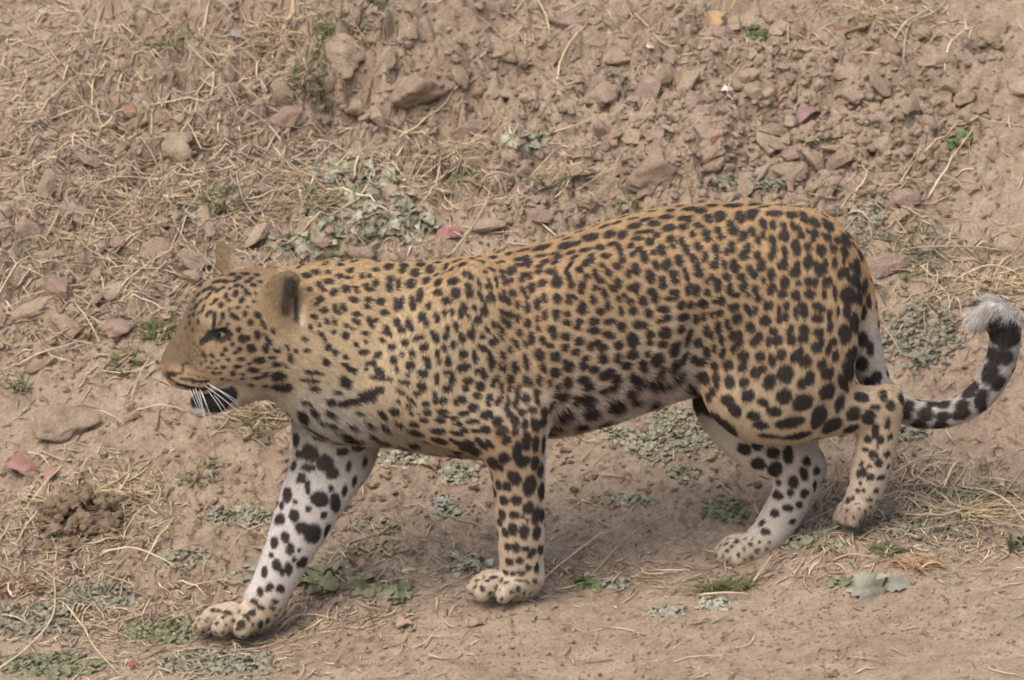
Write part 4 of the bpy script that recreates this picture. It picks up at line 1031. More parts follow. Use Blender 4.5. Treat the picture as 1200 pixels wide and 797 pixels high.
BIG = [(487, 98, 40, 36, 36, 'large rough grey-brown clod hanging from the crumbling clay face'),
       (588, 60, 26, 18, 14, 'flat-topped pale clod beside the crumbling clay face'),
       (772, 203, 42, 30, 18, 'broad flat slab of dry earth just above the spine of the leopard'),
       (832, 177, 34, 10, 8, 'long narrow ridge of earth above the broad flat slab'),
       (690, 234, 17, 13, 12, 'rounded brown clod beside the straw-covered herb stump'),
       (652, 256, 13, 9, 8, 'small pale rounded clod just above the back of the leopard'),
       (92, 252, 29, 12, 10, 'long mauve-brown clod with a dark undercut in the straw'),
       (36, 362, 38, 15, 12, 'dusty ledge-like clod at the edge of the bare dirt'),
       (142, 382, 34, 18, 12, 'wide dusty clod in front of the nose of the leopard'),
       (905, 152, 24, 11, 9, 'pale flat clod beside the mauve fallen leaf'),
       (722, 68, 17, 10, 9, 'blocky clod in the rubble with a long straw across it'),
       (662, 26, 30, 18, 10, 'broad cracked clod at the upper edge of the bank'),
       (70, 498, 44, 26, 8, 'flat sunken slab of packed dirt beside the bare patch'),
       (1010, 30, 17, 10, 9, 'rounded clod below the straggling dry grass at the top'),
       (340, 140, 34, 22, 18, 'pale clay block at the foot of the crumbling face'),
       (415, 120, 20, 30, 20, 'upright cracked clay block in the crumbling face'),
       (872, 262, 12, 7, 6, 'little clod behind the highest part of the back'),
       (1158, 34, 24, 8, 8, 'crust of earth roofing the dark burrow'),
       (248, 534, 9, 6, 5, 'small angular stone-like clod below the whiskers'),
       (395, 62, 44, 16, 16, 'long cracked clay lip along the top of the crumbling face'), (546, 152, 22, 15, 14, 'pale clay lump where straw overhangs the crumbling face'),
       (703, 110, 22, 13, 12, 'angular clod with a thin green sprig beside it'), (748, 140, 25, 11, 10, 'flat tilted clod in the middle of the rubble'), (812, 116, 20, 12, 10, 'squarish clod left of the bright white flake'),
       (872, 92, 20, 11, 10, 'wedge-shaped clod right of the bright white flake'), (962, 216, 24, 13, 10, 'broad clod above the curve of the rump'), (1000, 112, 22, 12, 10, 'pale clod between the mauve leaf and the arched straw'),
       (926, 200, 26, 12, 9, 'flat pinkish clod behind the grey herb strip on the rump'), (620, 202, 24, 13, 11, 'clod under the small grey herb stump'), (598, 236, 20, 11, 9, 'low clod beyond the red leaf'), (1098, 72, 24, 13, 12, 'cracked block beside the dark burrow'),
       (232, 302, 24, 12, 10, 'straw-covered clod just beyond the brow of the leopard'), (1062, 232, 22, 11, 9, 'clod between two crossing straws beyond the rump'), (58, 300, 28, 13, 11, 'half-buried clod in the straw above the dusty ledge'),
       (975, 790, 11, 8, 8, 'rounded reddish pebble-like clod on the trodden path')]
for i, (qx, qy, a, b, c, lab) in enumerate(BIG):
    p = hitd(np.array([qx]), np.array([qy + b * .3]))[0]
    o = place_clod(p, a / SCALE, a * .8 / SCALE, max(b, c) / SCALE * 1.2, mesh_data('earth_clod', clod_shape(IV4, 100 + i, .62, 12, .13), IF4, clod_mats[i % 3]), yaw=random.uniform(-.3, .3), sink=.3, tilt=.15)
    tag(o, lab, 'clod')
# knotted root ball of dark crumbly earth by the lower left
p = hitd(np.array([92]), np.array([612]))[0]
mound = tag(empty('earth_mound', p), 'dark crumbly earth mound overgrown by dry roots and straw', 'mound')
dark_soil = soil('dark_crumbly_earth', .78, 2.2, (1, .97, .90))
lumps = [mesh_data('lump', clod_shape(IV, 400 + k, .7, 8, .16), IF, dark_soil, smooth=False) for k in range(5)]
for k in range(110):
    rr_, aa = math.sqrt(random.random()), random.uniform(0, 6.283)
    dx, dy = .085 * rr_ * math.cos(aa), .075 * rr_ * math.sin(aa)
    r = random.uniform(.006, .021) * (1.15 - .5 * rr_)
    o = place_clod((p[0] + dx, p[1] + dy, Hd(np.array(p[0] + dx), np.array(p[1] + dy)) + .040 * (1 - rr_ ** 2) * random.uniform(.4, 1)), r, r * .9, r, random.choice(lumps), name='lump', sink=.3)
    o.parent = mound; o.matrix_parent_inverse = Matrix.Translation(-Vector(p))

def sample_px(lst, n, lim=(-260, 1460, -140, 880), uniform=.0):
    w = np.array([l[4] * l[2] * l[3] for l in lst] + ([uniform * 165000] if uniform else []), float); w /= w.sum()
    k = rng.choice(len(w), n, p=w)
    out = np.zeros((n, 2))
    for i, l in enumerate(lst):
        m = k == i; out[m] = rng.normal(size=(m.sum(), 2)) * np.array([l[2], l[3]]) * .72 + np.array([l[0], l[1]])
    m = k == len(lst)
    out[m] = rng.random((m.sum(), 2)) * np.array([lim[1] - lim[0], lim[3] - lim[2]]) + np.array([lim[0], lim[2]])
    return out[(out[:, 0] > lim[0]) & (out[:, 0] < lim[1]) & (out[:, 1] > lim[2]) & (out[:, 1] < lim[3])]
CLODZ = [(800, 130, 170, 100, 1.0), (960, 190, 120, 90, 1.2), (640, 240, 90, 45, 1.0), (250, 230, 200, 110, .5), (90, 360, 110, 60, .8), (1080, 110, 90, 80, .7), (1010, 330, 60, 50, .4), (480, 120, 110, 80, .5)]
pp = sample_px(CLODZ, 360, uniform=.05)
hp = hitd(pp[:, 0], pp[:, 1])
used = 0
inside = bvh
for p, (qx, qy) in zip(hp, pp):
    if used >= 280: break
    r = np.exp(random.gauss(math.log(13), .40)); r = min(max(r, 5), 28)
    if qy > 600: r *= .6
    kc = random.randrange(len(clod_me))
    o = place_clod(p, r / SCALE, r * random.uniform(.7, 1) / SCALE, r * random.uniform(.6, .9) / SCALE, clod_me[kc], sink=.34)
    pl = whereabouts(qx, qy); hue = ('brown', 'pale', 'mauve-tinged')[kc % 3]
    tag(o, 'loose angular %s clod of dry earth %s' % (hue, pl), 'clod', '%s earth clods %s' % (hue, pl)); used += 1

def scatter(name, shapes, P, S, mat, col_attr=None, label=None, cat=None):
    """many small copies baked into one mesh: positions P, sizes S, random turns"""
    VV, FF, off = [], [], 0
    for i in range(len(P)):
        v, f = shapes[i % len(shapes)]
        a, b, c = rng.random(3) * 6.28
        Rm = np.array(Matrix.Rotation(a, 3, 'Z') @ Matrix.Rotation(b * .15, 3, 'X') @ Matrix.Rotation(c * .15, 3, 'Y'))
        VV.append((v * S[i]) @ Rm.T + P[i]); FF.append(f + off); off += len(v)
    o = link(name, mesh_data(name, np.vstack(VV), np.vstack(FF), mat, smooth=False))
    return o
I1, J1 = ico(1)
crumbs = [(clod_shape(I1, 300 + s, .6, 8, .1), J1) for s in range(10)]
pp = np.vstack([sample_px(CLODZ, 7500, uniform=.25), sample_px([(600, 760, 500, 40, 1), (1050, 720, 200, 50, 1)], 1500), sample_px([(500, 600, 400, 80, 1)], 900)])
hp = hitd(pp[:, 0], pp[:, 1])
S = np.clip(np.exp(rng.normal(math.log(3.9), .5, len(pp))), 1.1, 10.5) / SCALE
S = np.where(pp[:, 1] > 600, S * .55, S)
hp[:, 2] += S * .15
o = scatter('earth_crumbs', crumbs, hp, S, clod_mats[0])
tag(o, 'small crumbs of dry earth strewn over the bank and path', 'earth crumbs', kind='stuff')
# ------------------------------------------------------------------ straw litter, stalks, tufts
def tint_mat(name, rough=.75, bump=False, trans=0.0):
    m = NT(name)
    a = m.n('ShaderNodeAttribute'); a.attribute_name = 'tint'
    nz = m.ramp(m.noise(45, 3, .6, m.objvec()), [(.3, (.72, .72, .72)), (.7, (1.15, 1.15, 1.15))])
    m.l(m.mix(1.0, a.outputs['Color'], nz, 'MULTIPLY'), m.b.inputs['Base Color'])
    m.b.inputs['Roughness'].default_value = rough
    return m.m
straw_mat = tint_mat('dry_straw', .6)
leaf_tint = tint_mat('blade_green', .6)
def set_tint(me, c):
    ca = me.color_attributes.new('tint', 'FLOAT_COLOR', 'POINT')
    c = np.broadcast_to(np.asarray(c, float), (len(me.vertices), 3))
    ca.data.foreach_set('color', np.hstack([c, np.ones((len(c), 1))]).astype(np.float32).ravel())
STRAW = np.array([(.70, .56, .37), (.60, .47, .31), (.50, .40, .29), (.36, .27, .19), (.78, .65, .46), (.50, .42, .33), (.26, .19, .13)])
def ribbon_batch(pts, wid, tint):
    """pts (n,k,3) centre lines -> one mesh of flat three-sided blades"""
    n, k, _ = pts.shape
    t = np.gradient(pts, axis=1); t /= np.linalg.norm(t, axis=2, keepdims=True) + 1e-9
    up = np.array([0, -.35, 1.0]); u = np.cross(t, up); u /= np.linalg.norm(u, axis=2, keepdims=True) + 1e-9
    w = np.cross(u, t)
    prof = np.array([.75, 1, .95, .8, .55, .2])
    prof = np.interp(np.linspace(0, 1, k), np.linspace(0, 1, 6), prof)
    W_ = wid[:, None, None] * prof[None, :, None]
    v = np.stack([pts - u * W_, pts + w * W_ * .7, pts + u * W_], 2)          # n,k,3,3
    V = v.reshape(-1, 3)
    base = np.arange(n)[:, None] * k * 3
    F = []
    for i in range(k - 1):
        for a, b in ((0, 1), (1, 2), (2, 0)):
            F.append(np.stack([base[:, 0] + i * 3 + a, base[:, 0] + i * 3 + b, base[:, 0] + (i + 1) * 3 + b, base[:, 0] + (i + 1) * 3 + a], 1))
    T = np.repeat(tint, k * 3, 0)
    return V, np.vstack(F), T
def lying(P, length, ang, arch, k=5, bend=.6):
    """stalks that lie on the ground, following it"""
    n = len(P); s = np.linspace(-.5, .5, k)
    bd = rng.normal(0, bend, n)
    a = ang[:, None] + bd[:, None] * s[None, :]
    dx = np.cos(a) * length[:, None] / (k - 1); dy = np.sin(a) * length[:, None] / (k - 1)
    x = P[:, 0:1] + np.cumsum(dx, 1) - dx.sum(1, keepdims=True) / 2
    y = P[:, 1:2] + np.cumsum(dy, 1) - dy.sum(1, keepdims=True) / 2
    z = Hd(x, y)
    zs = z.copy()
    for i in range(1, k - 1): zs[:, i] = np.maximum(z[:, i], (z[:, i - 1] + z[:, i + 1]) / 2)
    tl = rng.normal(0, .12, n)[:, None] * s[None, :] * length[:, None]
    zs = np.maximum(zs + .0025 + np.abs(tl) + arch[:, None] * (1 - (2 * s[None, :]) ** 2), z + .001)
    return np.stack([x, y, zs], -1)
LIT = [(130, 170, 170, 140, 2.6), (180, 280, 130, 70, 2.4), (440, 215, 110, 40, 1.6), (320, 120, 80, 60, 1.6), (60, 380, 80, 50, 1.0), (370, 215, 70, 45, 2.6), (560, 190, 70, 30, 2.4), (400, 722, 90, 14, 1.6), (60, 640, 70, 40, 1.2), (150, 720, 110, 30, 1.2), (330, 30, 80, 40, 1.3), (650, 60, 90, 50, .6), (680, 195, 30, 20, 1.2),
       (1050, 20, 60, 30, 1.0), (1130, 330, 70, 40, 1.6), (1100, 590, 90, 45, 2.2), (950, 650, 90, 25, 1.0), (300, 485, 35, 25, 2.2), (120, 590, 65, 50, 1.8), (60, 690, 80, 50, 1.2), (250, 770, 150, 35, .9),
       (720, 675, 120, 22, .9), (430, 660, 110, 45, .8), (560, 290, 70, 25, 1.0), (1040, 250, 60, 50, .6), (800, 60, 120, 60, .35), (1150, 650, 70, 30, .9)]
pp = sample_px(LIT, 13500, uniform=.18)
hp = hitd(pp[:, 0], pp[:, 1])
n = len(hp)
ln = np.clip(np.exp(rng.normal(math.log(22), .6, n)), 7, 95) / SCALE
ln = np.where(pp[:, 1] > 640, ln * .7, ln)
tn = STRAW[rng.choice(len(STRAW), n, p=[.19, .18, .18, .12, .10, .11, .12])] * rng.uniform(.7, 1.1, (n, 1))
C = lying(hp, ln, rng.random(n) * 6.283, np.abs(rng.normal(0, .05, n)) * ln)
ok = (C[..., 2].max(1) - C[..., 2].min(1)) < .62 * ln
C, tn = C[ok], tn[ok]; n = len(C)
V, F, T = ribbon_batch(C, rng.uniform(.5, 1.4, n) / SCALE, tn)
me = mesh_data('straw_litter', V, F, straw_mat); set_tint(me, T)
tag(link('straw_litter', me), 'dry straw and grass litter matted over the earth bank', 'straw', kind='stuff')

# broken brown bits: bark, leaf and stem crumbs
pp = sample_px([(130, 200, 190, 160, 1.6), (330, 60, 100, 60, 1), (80, 640, 120, 70, 1.6), (200, 740, 170, 40, 1.4), (430, 700, 130, 30, 1.3), (1090, 380, 80, 60, 1), (1050, 600, 110, 45, 1.4), (540, 200, 90, 40, 1.2), (800, 670, 140, 20, .8), (820, 120, 180, 80, .35)], 7500, uniform=.12)
hp = hitd(pp[:, 0], pp[:, 1]); n = len(hp)
ln = np.clip(np.exp(rng.normal(math.log(8), .45, n)), 3, 22) / SCALE
BITS = np.array([(.17, .11, .075), (.24, .165, .11), (.12, .085, .06), (.33, .25, .18), (.42, .34, .26), (.22, .19, .13), (.28, .17, .10)])
C = lying(hp, ln, rng.random(n) * 6.283, np.abs(rng.normal(0, .1, n)) * ln, k=4)
V, F, T = ribbon_batch(C, rng.uniform(.4, 1.3, n) / SCALE, BITS[rng.integers(0, len(BITS), n)] * rng.uniform(.8, 1.15, (n, 1)))
me = mesh_data('plant_debris', V, F, straw_mat); set_tint(me, T)
tag(link('plant_debris', me), 'fine broken brown plant debris scattered over the soil', 'debris', kind='stuff')

STALKS = """0,785 33,768 58,742 66,720 63,672|78,712 100,747 110,770 140,793|120,650 160,651 206,667|218,692 250,691 291,689|206,685 246,707|1073,198 1118,158 1147,148 1200,150|1112,198 1133,170 1148,150|1107,88 1109,65 1126,45 1142,34
1050,302 1081,298 1146,298 1181,297|994,253 1023,265|999,239 1020,211 1000,197|1053,220 1085,183|1087,235 1108,210 1123,180|1045,558 1086,546 1116,536|1126,573 1176,593 1200,613|1106,573 1128,541|966,584 990,568
638,680 695,642 728,620|695,675 743,632 783,607|626,0 638,22 645,45|653,95 658,73 675,50 685,33|328,293 370,270 408,250 450,223 480,205|380,223 425,238 460,258|526,303 558,270 573,240 576,213|458,173 513,140 541,110 551,83
108,125 108,100 140,74|110,50 115,27 128,2|238,43 247,0|93,355 120,348 150,343|118,325 123,353|150,353 180,363 198,375|98,268 140,285 180,290|160,483 190,485 220,484|153,473 165,445 178,420|30,600 50,580 78,545|330,735 350,730 390,727
975,660 1000,659 1032,660|820,700 860,706 880,700|880,690 900,668 915,650|1080,668 1110,670|640,160 700,150 740,130|320,95 340,120 360,130|1040,60 1070,30 1095,10|500,180 560,170 600,175|280,240 330,235 370,225|20,430 60,420 100,405
930,60 960,70 990,55|1120,330 1160,318 1195,325|1020,590 1060,585 1100,590|170,660 190,635 210,610|20,640 50,600"""
stk = [[tuple(float(c) for c in q.split(',')) for q in s.split()] for s in STALKS.replace('\n', '|').split('|') if s.strip()]
for i, s in enumerate(stk):
    q = np.array(s); t = np.linspace(0, 1, len(q)); tt = np.linspace(0, 1, 3 * len(q))
    px = np.interp(tt, t, q[:, 0]); py = np.interp(tt, t, q[:, 1])
    P = hitd(px, py)
    for _ in range(2): P[1:-1] = (P[:-2] + 2 * P[1:-1] + P[2:]) / 4
    P[:, 2] = np.maximum(P[:, 2], Hd(P[:, 0], P[:, 1])) + .004 + .012 * np.sin(math.pi * tt)
    c = P[0].copy()
    v, f = tube(P - c, np.linspace(1.25, .6, len(P)) / SCALE * random.uniform(.8, 1.2), 5)
    me = mesh_data('straw_stalk', v, f, straw_mat); set_tint(me, STRAW[[0, 1, 4, 2, 0][i % 5]] * random.uniform(.9, 1.08))
    o = link('straw_stalk', me); o.location = c
    pl = whereabouts(q[:, 0].mean(), q[:, 1].mean())
    sh = ('short straight' if len(q) == 2 else 'gently bent' if len(q) == 3 else 'long curving')
    tag(o, '%s dry straw stalk lying %s' % (sh, pl), 'straw', 'straw stalks ' + pl)

def tuft(name, px, py, rx, n, ln, tint, label, cat, up=.6, wid=(.7, 1.3), ry=None, group=None):
    c = hitd(np.array([px]), np.array([py]))[0]
    a = rng.random(n) * 6.283; r = np.sqrt(rng.random(n)) * rx / SCALE
    bx = c[0] + r * np.cos(a); by = c[1] + r * np.sin(a) * (ry or .8); bz = Hd(bx, by)
    d = a + rng.normal(0, .9, n); L = ln / SCALE * rng.uniform(.5, 1.25, n)
    e = np.clip(rng.normal(up, .3, n), .05, 1.4)
    k = 6; s = np.linspace(0, 1, k)
    hx = np.cos(e)[:, None] * s + .35 * s ** 2; hz = np.sin(e)[:, None] * s - .55 * np.sin(e)[:, None] * s ** 2.2
    P = np.stack([bx[:, None] + np.cos(d)[:, None] * L[:, None] * hx, by[:, None] + np.sin(d)[:, None] * L[:, None] * hx, bz[:, None] + L[:, None] * hz], -1)
    P[..., 2] = np.maximum(P[..., 2], Hd(P[..., 0], P[..., 1]) + .0015)
    P[:, 0, 2] -= .003
    t = np.array(tint)[rng.integers(0, len(tint), n)] * rng.uniform(.75, 1.15, (n, 1))
    V, F, T = ribbon_batch(P - c, rng.uniform(*wid, n) / SCALE, t)
    me = mesh_data(name, V, F, straw_mat); set_tint(me, T)
    o = link(name, me); o.location = c
    return tag(o, label, cat, group)
GRN = [(.14, .165, .065), (.105, .14, .055), (.19, .20, .09), (.24, .22, .12)]
DRY = [(.64, .50, .30), (.55, .42, .25), (.44, .34, .22), (.70, .57, .37)]
for a in ((410, 14, 42, 120, 34, 'broad green grass tuft at the top above the clay face'), (357, 92, 26, 80, 26, 'green grass tuft left of the hanging grey-brown clod'), (262, 238, 22, 80, 22, 'green grass tuft behind the far ear of the leopard'),
          (188, 392, 20, 90, 24, 'green grass tuft just in front of the forehead of the leopard'), (148, 424, 18, 60, 18, 'green grass tuft level with the nose above the bare dirt'), (24, 456, 9, 30, 18, 'tiny green grass sprig beside the bare dirt patch'),
          (735, 247, 14, 40, 16, 'small green grass tuft touching the back line of the leopard'), (726, 98, 12, 30, 18, 'thin green grass sprig in the clod rubble'), (838, 690, 13, 40, 28, 'grey-green grass sprig in front of the planted hind paw'),
          (866, 690, 13, 45, 26, 'fresh green grass tuft below the planted hind paw'), (237, 558, 20, 50, 14, 'flat green grass tuft below the chin on bare dirt'), (205, 55, 20, 40, 30, 'straggling green grass among straw at the upper left'),
          (415, 295, 28, 70, 26, 'dark green grass under the grey herb behind the neck'), (540, 215, 22, 50, 22, 'greenish grass tuft at the foot of the clay face'), (1038, 648, 12, 40, 20, 'green grass tuft under the raised hind paw'), (640, 218, 12, 25, 26, 'olive sprig beside the straw-covered herb stump'),
          (305, 500, 28, 60, 18, 'olive grass under the pale straw tuft by the jaw'), (1075, 290, 40, 80, 18, 'grey-green grass patch right of the rump'), (300, 160, 14, 25, 16, 'faint green sprig above the straw slope'), (955, 175, 22, 40, 18, 'thin green grass beside the mauve fallen leaf')):
    tuft('grass_tuft', *a[:5], GRN, a[5], 'grass', .75, (.8, 1.5))
for a in ((372, 218, 34, 170, 40, 'pale dry straw tuft sprawling over the grey herb'), (556, 175, 26, 100, 34, 'large dry straw tuft hanging over the foot of the clay face'), (306, 478, 24, 130, 26, 'pale straw tuft on the ground below the jaw'),
          (668, 200, 17, 110, 20, 'curly dry straw tuft below the small grey herb'), (1165, 332, 26, 120, 26, 'dry straw tuft above the white tail tip'), (1125, 600, 34, 150, 48, 'wide dry straw tuft behind the raised hind paw'),
          (1020, 22, 16, 70, 40, 'bleached dry straw tuft at the top beside the burrow'), (150, 575, 24, 120, 28, 'spidery dry straw tuft growing out of the dark mound'), (335, 38, 26, 90, 34, 'dry straw tuft left of the broad green tuft'),
          (1075, 662, 16, 70, 22, 'orange-tinted straw tuft on the edge of the path'), (20, 690, 20, 90, 20, 'rusty brown dried plant tuft at the lower left'), (100, 628, 30, 70, 26, 'dry rootlets hanging over the front of the dark mound'), (60, 600, 34, 90, 30, 'dry straw wisps growing over the left flank of the dark mound'), (175, 250, 40, 130, 34, 'dry straw tuft on the slope beyond the forehead'), (120, 300, 40, 120, 36, 'dry straw tuft above the long mauve clod'),
          (520, 215, 30, 60, 30, 'dry straw tuft between the clay face and the red leaf')):
    tuft('dry_grass_tuft', *a[:5], [(.26, .14, .075), (.22, .12, .07), (.32, .20, .11)] if 'rusty' in a[5] else ([(.50, .31, .14), (.42, .27, .13)] if 'orange' in a[5] else DRY), a[5], 'dry grass', .35, (.6, 1.1))

# ------------------------------------------------------------------ creeping herbs
def leaf_shape(seed, lobes=3, narrow=.62):
    r = np.random.default_rng(seed)
    m = 9
    t = np.linspace(0, 1, m)
    half = np.sin(np.pi * t ** .8) ** .8 * narrow * .5
    half *= .75 + .62 * np.abs(np.sin(t * math.pi * (lobes + .5) + r.random())) * (t > .1) + r.normal(0, .07, m)
    half[0] = .03; half[-1] = .02
    V = []; F = []
    for i in range(m):
        bz = .16 * math.sin(3.1 * t[i]) - .15 * t[i] ** 2
        for s in (-1, -.5, 0, .5, 1):
            V.append((t[i], s * half[i], bz + .35 * half[i] * abs(s) ** 1.5 * (1 if seed % 3 else -1) + r.normal(0, .045)))
    for i in range(m - 1):
        for j in range(4):
            a = i * 5 + j
            F.append((a, a + 5, a + 6, a + 1))
    return np.array(V), np.array(F)
def leaf_mat(name, c, c2, rough=.7):
    m = NT(name)
    oi = m.n('ShaderNodeObjectInfo')
    nz = m.noise(75, 4, .7, m.objvec())
    cc = m.mix(m.ramp(nz, [(.40, (0, 0, 0)), (.60, (1, 1, 1))]), c, c2)
    mul = m.n('ShaderNodeMapRange'); mul.inputs['To Min'].default_value = .72; mul.inputs['To Max'].default_value = 1.25
    m.l(oi.outputs['Random'], mul.inputs['Value'])
    g = m.n('ShaderNodeCombineColor')
    for k in range(3): m.l(mul.outputs[0], g.inputs[k])
    m.l(m.mix(1.0, cc, g.outputs[0], 'MULTIPLY'), m.b.inputs['Base Color'])
    m.b.inputs['Roughness'].default_value = rough
    m.bump(m.noise(260, 2, .5, m.objvec()), .4, .003)
    return m.m
TONE = dict(grey=leaf_mat('dusty_grey_green_leaf', (.35, .335, .255), (.20, .20, .135)), green=leaf_mat('green_leaf', (.10, .145, .055), (.15, .19, .085)),
            dark=leaf_mat('dark_green_leaf', (.15, .165, .09), (.22, .22, .14)), blue=leaf_mat('blue_grey_leaf', (.29, .295, .235), (.35, .345, .275)), dry=leaf_mat('withered_leaf', (.30, .25, .165), (.24, .21, .14)))
SH = [leaf_shape(s, 2 + s % 3, .55 + .1 * (s % 4)) for s in range(8)]
LME = {t: [mesh_data('leaf', v, f, m) for v, f in SH] for t, m in TONE.items()}
def herb(px, py, rx, ry, leaf, n, tone, label, diag=0.0, up=.35):
    leaf = leaf * 1.05 if leaf < 10.4 else leaf * 1.15
    n = int(n * (2.3 if leaf < 11 else 1.5)); rx *= 1.15; ry *= 1.25
    c = hitd(np.array([px]), np.array([py]))[0]
    a = rng.random(n) * 6.283; r = np.sqrt(rng.random(n)); r *= .55 + .45 * rng.random(n)
    qx = px + r * np.cos(a) * rx; qy = py + r * np.sin(a) * ry + diag * r * np.cos(a) * rx
    P = hitd(qx, qy); N = Nd(P[:, 0], P[:, 1], .03)
    root = empty('creeping_herb', c)
    tag(root, label, 'herb')
    VV, FF, off = [], [], 0
    for i in range(n):
        nn = N[i] + rng.normal(0, .55, 3) + np.array([0, -.12, .1]); nn /= np.linalg.norm(nn)
        d = rng.normal(size=3) + np.array([math.cos(a[i]), math.sin(a[i]), 0]) * .8; d -= nn * (d @ nn); d /= np.linalg.norm(d)
        d = d + nn * rng.uniform(0, up); d /= np.linalg.norm(d)
        M = np.stack([d, np.cross(nn, d), nn - d * (nn @ d)], 1)
        s = leaf / SCALE * rng.uniform(.65, 1.2)
        loc = P[i] + nn * s * rng.uniform(.02, .25) - d * s * .3
        k = int(rng.integers(len(SH)))
        if leaf >= 11:
            o = link('leaf', LME[tone][k], root)
            o.matrix_parent_inverse = Matrix.Identity(4)
            m4 = Matrix(M.tolist()).to_4x4() @ Matrix.Scale(s, 4); m4.translation = Vector(loc - c)
            o.matrix_local = m4
        else:
            v, f = SH[k]; v = v.reshape(9, 5, 3)[::2].reshape(-1, 3)
            f2 = np.array([(p * 5 + j, p * 5 + j + 5, p * 5 + j + 6, p * 5 + j + 1) for p in range(4) for j in range(4)])
            VV.append((v * s) @ M.T + loc - c); FF.append(f2 + off); off += len(v)
    if VV:
        o = link('foliage', mesh_data('foliage', np.vstack(VV), np.vstack(FF), TONE[tone]), root)
        tag(o, kind='stuff')
    return root
HERBS = [(430, 238, 72, 42, 15, 150, 'grey', 'largest dusty grey-green herb behind the nape of the leopard'), (390, 196, 46, 12, 13, 36, 'grey', 'low grey-green herb at the foot of the clay face'), (480, 264, 36, 22, 15, 40, 'grey', 'grey-green herb with crinkled leaves beside the red leaf'),
         (352, 286, 40, 15, 13, 34, 'grey', 'grey-green herb just above the near ear'), (622, 166, 28, 12, 16, 14, 'grey', 'small grey herb stump with straw hanging below it'), (875, 216, 55, 9, 10, 70, 'grey', 'strip of grey-green herb along the top of the rump'),
         (1010, 262, 30, 30, 8, 70, 'grey', 'thin grey-green herb right of the rump'), (1065, 312, 36, 14, 8, 60, 'dark', 'low dark herb under the pale straw stalk'), (1080, 395, 48, 40, 9, 150, 'grey', 'wide grey-green herb mat between haunch and tail tip'),
         (1060, 505, 22, 12, 10, 36, 'grey', 'small grey herb below the root of the tail'), (742, 520, 50, 14, 8, 120, 'grey', 'creeping herb strip running down the slope under the belly', .55), (806, 505, 58, 28, 8, 190, 'grey', 'dense grey herb mat under the flank beside the far hind leg'),
         (735, 586, 36, 6, 8, 44, 'grey', 'narrow herb strip on bare soil midway between front and hind paws'), (800, 555, 20, 8, 8, 26, 'grey', 'small herb patch between belly and far hind foot'), (852, 598, 28, 14, 9, 60, 'dark', 'herb patch just above the planted hind paw'),
         (522, 595, 17, 11, 9, 44, 'blue', 'compact bluish herb rosette on the soil between the front legs'), (545, 663, 28, 14, 12, 24, 'blue', 'bluish herb just in front of the near front paw'), (440, 618, 26, 12, 8, 40, 'dry', 'withered brownish herb between the front legs'),
         (450, 645, 44, 8, 9, 44, 'dry', 'flat withered herb strip between the front legs'), (398, 684, 42, 20, 20, 20, 'dark', 'broad-leaved green herb right of the reaching front leg'), (455, 698, 34, 14, 18, 12, 'dark', 'broad flat leaves of a herb between the front paws'),
         (282, 606, 48, 12, 8, 90, 'grey', 'herb mat on bare dirt left of the reaching front leg'), (472, 538, 34, 10, 9, 44, 'grey', 'herb patch under the breast of the leopard'), (536, 556, 24, 12, 9, 36, 'grey', 'herb patch just left of the near front elbow'),
         (110, 700, 50, 16, 9, 180, 'grey', 'grey-green herb mat below the dark mound'), (38, 728, 52, 18, 9, 180, 'grey', 'grey-green herb mat crossed by a long straw at the lower left'), (195, 742, 50, 14, 9, 140, 'dark', 'herb mat left of the reaching front paw'),
         (255, 778, 72, 14, 9, 200, 'grey', 'herb mat below the reaching front paw'), (60, 780, 62, 14, 9, 160, 'dark', 'dark herb mat in the lower left corner'), (1022, 690, 26, 4, 30, 3, 'blue', 'flat blue-grey plant with large round leaves on the path'), (985, 683, 20, 5, 12, 7, 'dark', 'little herb beside the large round leaves'),
         (1186, 640, 18, 10, 24, 5, 'dark', 'dark green broad-leaved plant on the right edge of the path'), (1085, 612, 66, 22, 9, 150, 'grey', 'large herb mat right of the raised hind paw'), (955, 628, 46, 18, 8, 100, 'grey', 'herb mat between the two hind paws'), (1150, 578, 46, 12, 9, 70, 'dark', 'dark herb strip under the hanging tail'),
         (785, 718, 20, 7, 8, 24, 'blue', 'tiny bluish herb on the trodden path'), (290, 676, 30, 10, 15, 12, 'grey', 'herb with wilting leaves behind the reaching front paw'), (1130, 166, 28, 9, 13, 14, 'green', 'green-leaved seedling on the upper right slope'), (884, 40, 16, 10, 10, 14, 'green', 'bright green seedling beside the orange leaf'),
         (686, 685, 15, 8, 13, 9, 'green', 'green-leaved seedling right of the near front paw'), (725, 686, 20, 5, 10, 16, 'blue', 'low bluish herb on the edge of the path'), (215, 655, 40, 12, 8, 50, 'grey', 'sparse herb on the dirt beside the dark mound'), (225, 255, 12, 7, 11, 6, 'blue', 'pale bluish sprig beside the green tuft near the far ear'),
         (835, 708, 20, 9, 8, 30, 'blue', 'dusty herb on the path below the hind paw')]
for h_ in HERBS:
    herb(*h_[:8], diag=h_[8] if len(h_) > 8 else 0.0)

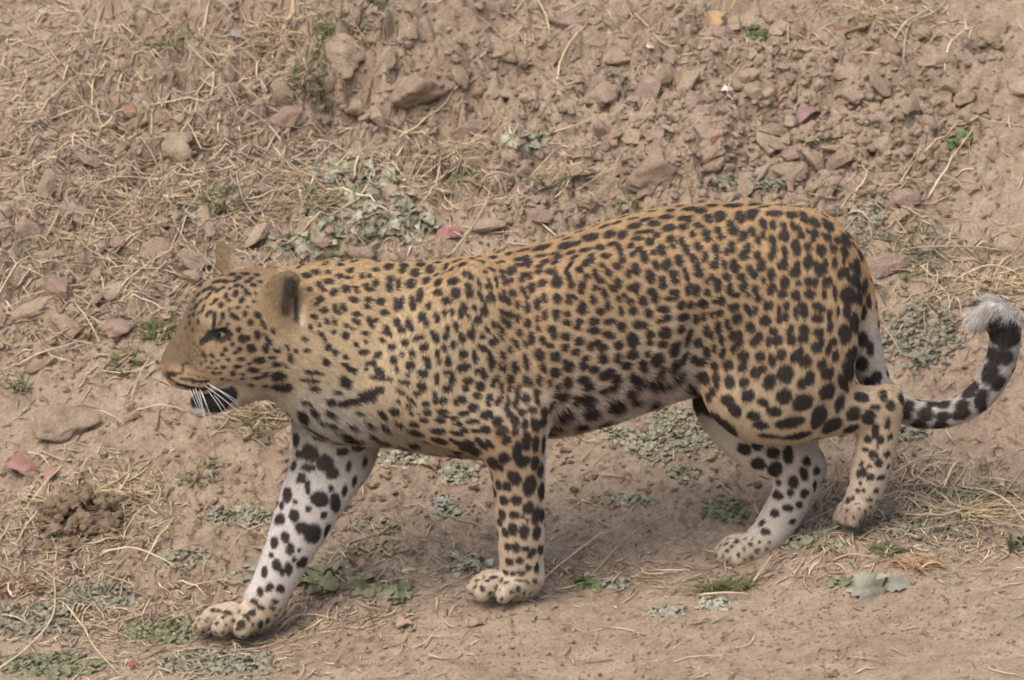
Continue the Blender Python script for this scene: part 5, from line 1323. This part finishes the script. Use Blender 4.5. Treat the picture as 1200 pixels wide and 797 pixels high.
# ------------------------------------------------------------------ fallen leaves
def fallen(px, py, w, asp, c, c2, label, yaw, name='fallen_leaf', curl=.5, tilt=.35):
    m = NT(name); nz = m.noise(40, 4, .6, m.objvec())
    m.l(m.mix(m.ramp(nz, [(.35, (0, 0, 0)), (.65, (1, 1, 1))]), c, c2), m.b.inputs['Base Color']); m.b.inputs['Roughness'].default_value = .65
    m.bump(m.noise(200, 3, .6, m.objvec()), .5, .003)
    V, F = leaf_shape(int(px), 1, asp)
    V = V.copy(); V[:, 0] -= .5; V[:, 2] += curl * (V[:, 1] ** 2) * 1.5 + .25 * curl * V[:, 0] ** 2
    V *= w / SCALE
    p = hitd(np.array([px]), np.array([py]))[0]
    o = link(name, mesh_data(name, V, F, m.m))
    n = Nd(np.array(p[0]), np.array(p[1]), .03)
    q = Vector((0, 0, 1)).rotation_difference(Vector(n + np.array([0, -tilt, 0])).normalized())
    o.rotation_mode = 'QUATERNION'; o.rotation_quaternion = q @ Matrix.Rotation(yaw, 3, 'Z').to_quaternion()
    o.location = p + n * .007
    tag(o, label, 'leaf')
fallen(528, 277, 38, .55, (.25, .11, .10), (.34, .19, .17), 'curled dark red leaf lying just above the shoulder of the leopard', .25)
fallen(838, 26, 30, .8, (.38, .24, .13), (.44, .30, .18), 'upright orange-tan leaf beside the bright green seedling', 1.3, tilt=.8)
fallen(28, 553, 48, .5, (.27, .15, .125), (.33, .20, .17), 'long dull pink leaf on the dirt above the dark mound', -.55)
fallen(63, 558, 26, .5, (.29, .16, .13), (.33, .20, .16), 'small dull pink leaf beside the long pink one', .6)
fallen(950, 140, 36, .55, (.24, .14, .135), (.29, .18, .165), 'mauve folded leaf in the clod rubble', .5)
fallen(988, 41, 24, .6, (.30, .17, .14), (.33, .21, .17), 'pinkish leaf near the straggling dry grass at the top', .3)
fallen(853, 110, 18, .5, (.62, .56, .53), (.55, .48, .45), 'bright white petal-like flake on the upper rubble', -.2)
fallen(761, 57, 12, .7, (.60, .48, .42), (.50, .40, .34), 'small pale flake among the clods at the top', .2)
fallen(156, 132, 26, .6, (.22, .11, .06), (.28, .16, .10), 'rust-brown leaf in the straw at the upper left', .4)
fallen(280, 47, 30, .4, (.22, .19, .17), (.27, .24, .21), 'narrow grey leaf in the straw at the top', -.3)
fallen(840, 163, 20, .35, (.22, .10, .06), (.27, .14, .09), 'thin rust-red leaf sliver above the broad flat slab', .4)
fallen(158, 783, 12, .6, (.26, .09, .06), (.30, .12, .08), 'tiny red leaf scrap in the lower left herbs', .1)
fallen(480, 672, 20, .3, (.52, .42, .30), (.46, .36, .25), 'pale dry sliver between the front paws', .25)
fallen(475, 735, 20, .6, (.34, .24, .19), (.38, .28, .22), 'dull tan leaf scrap on the trodden path', 0)
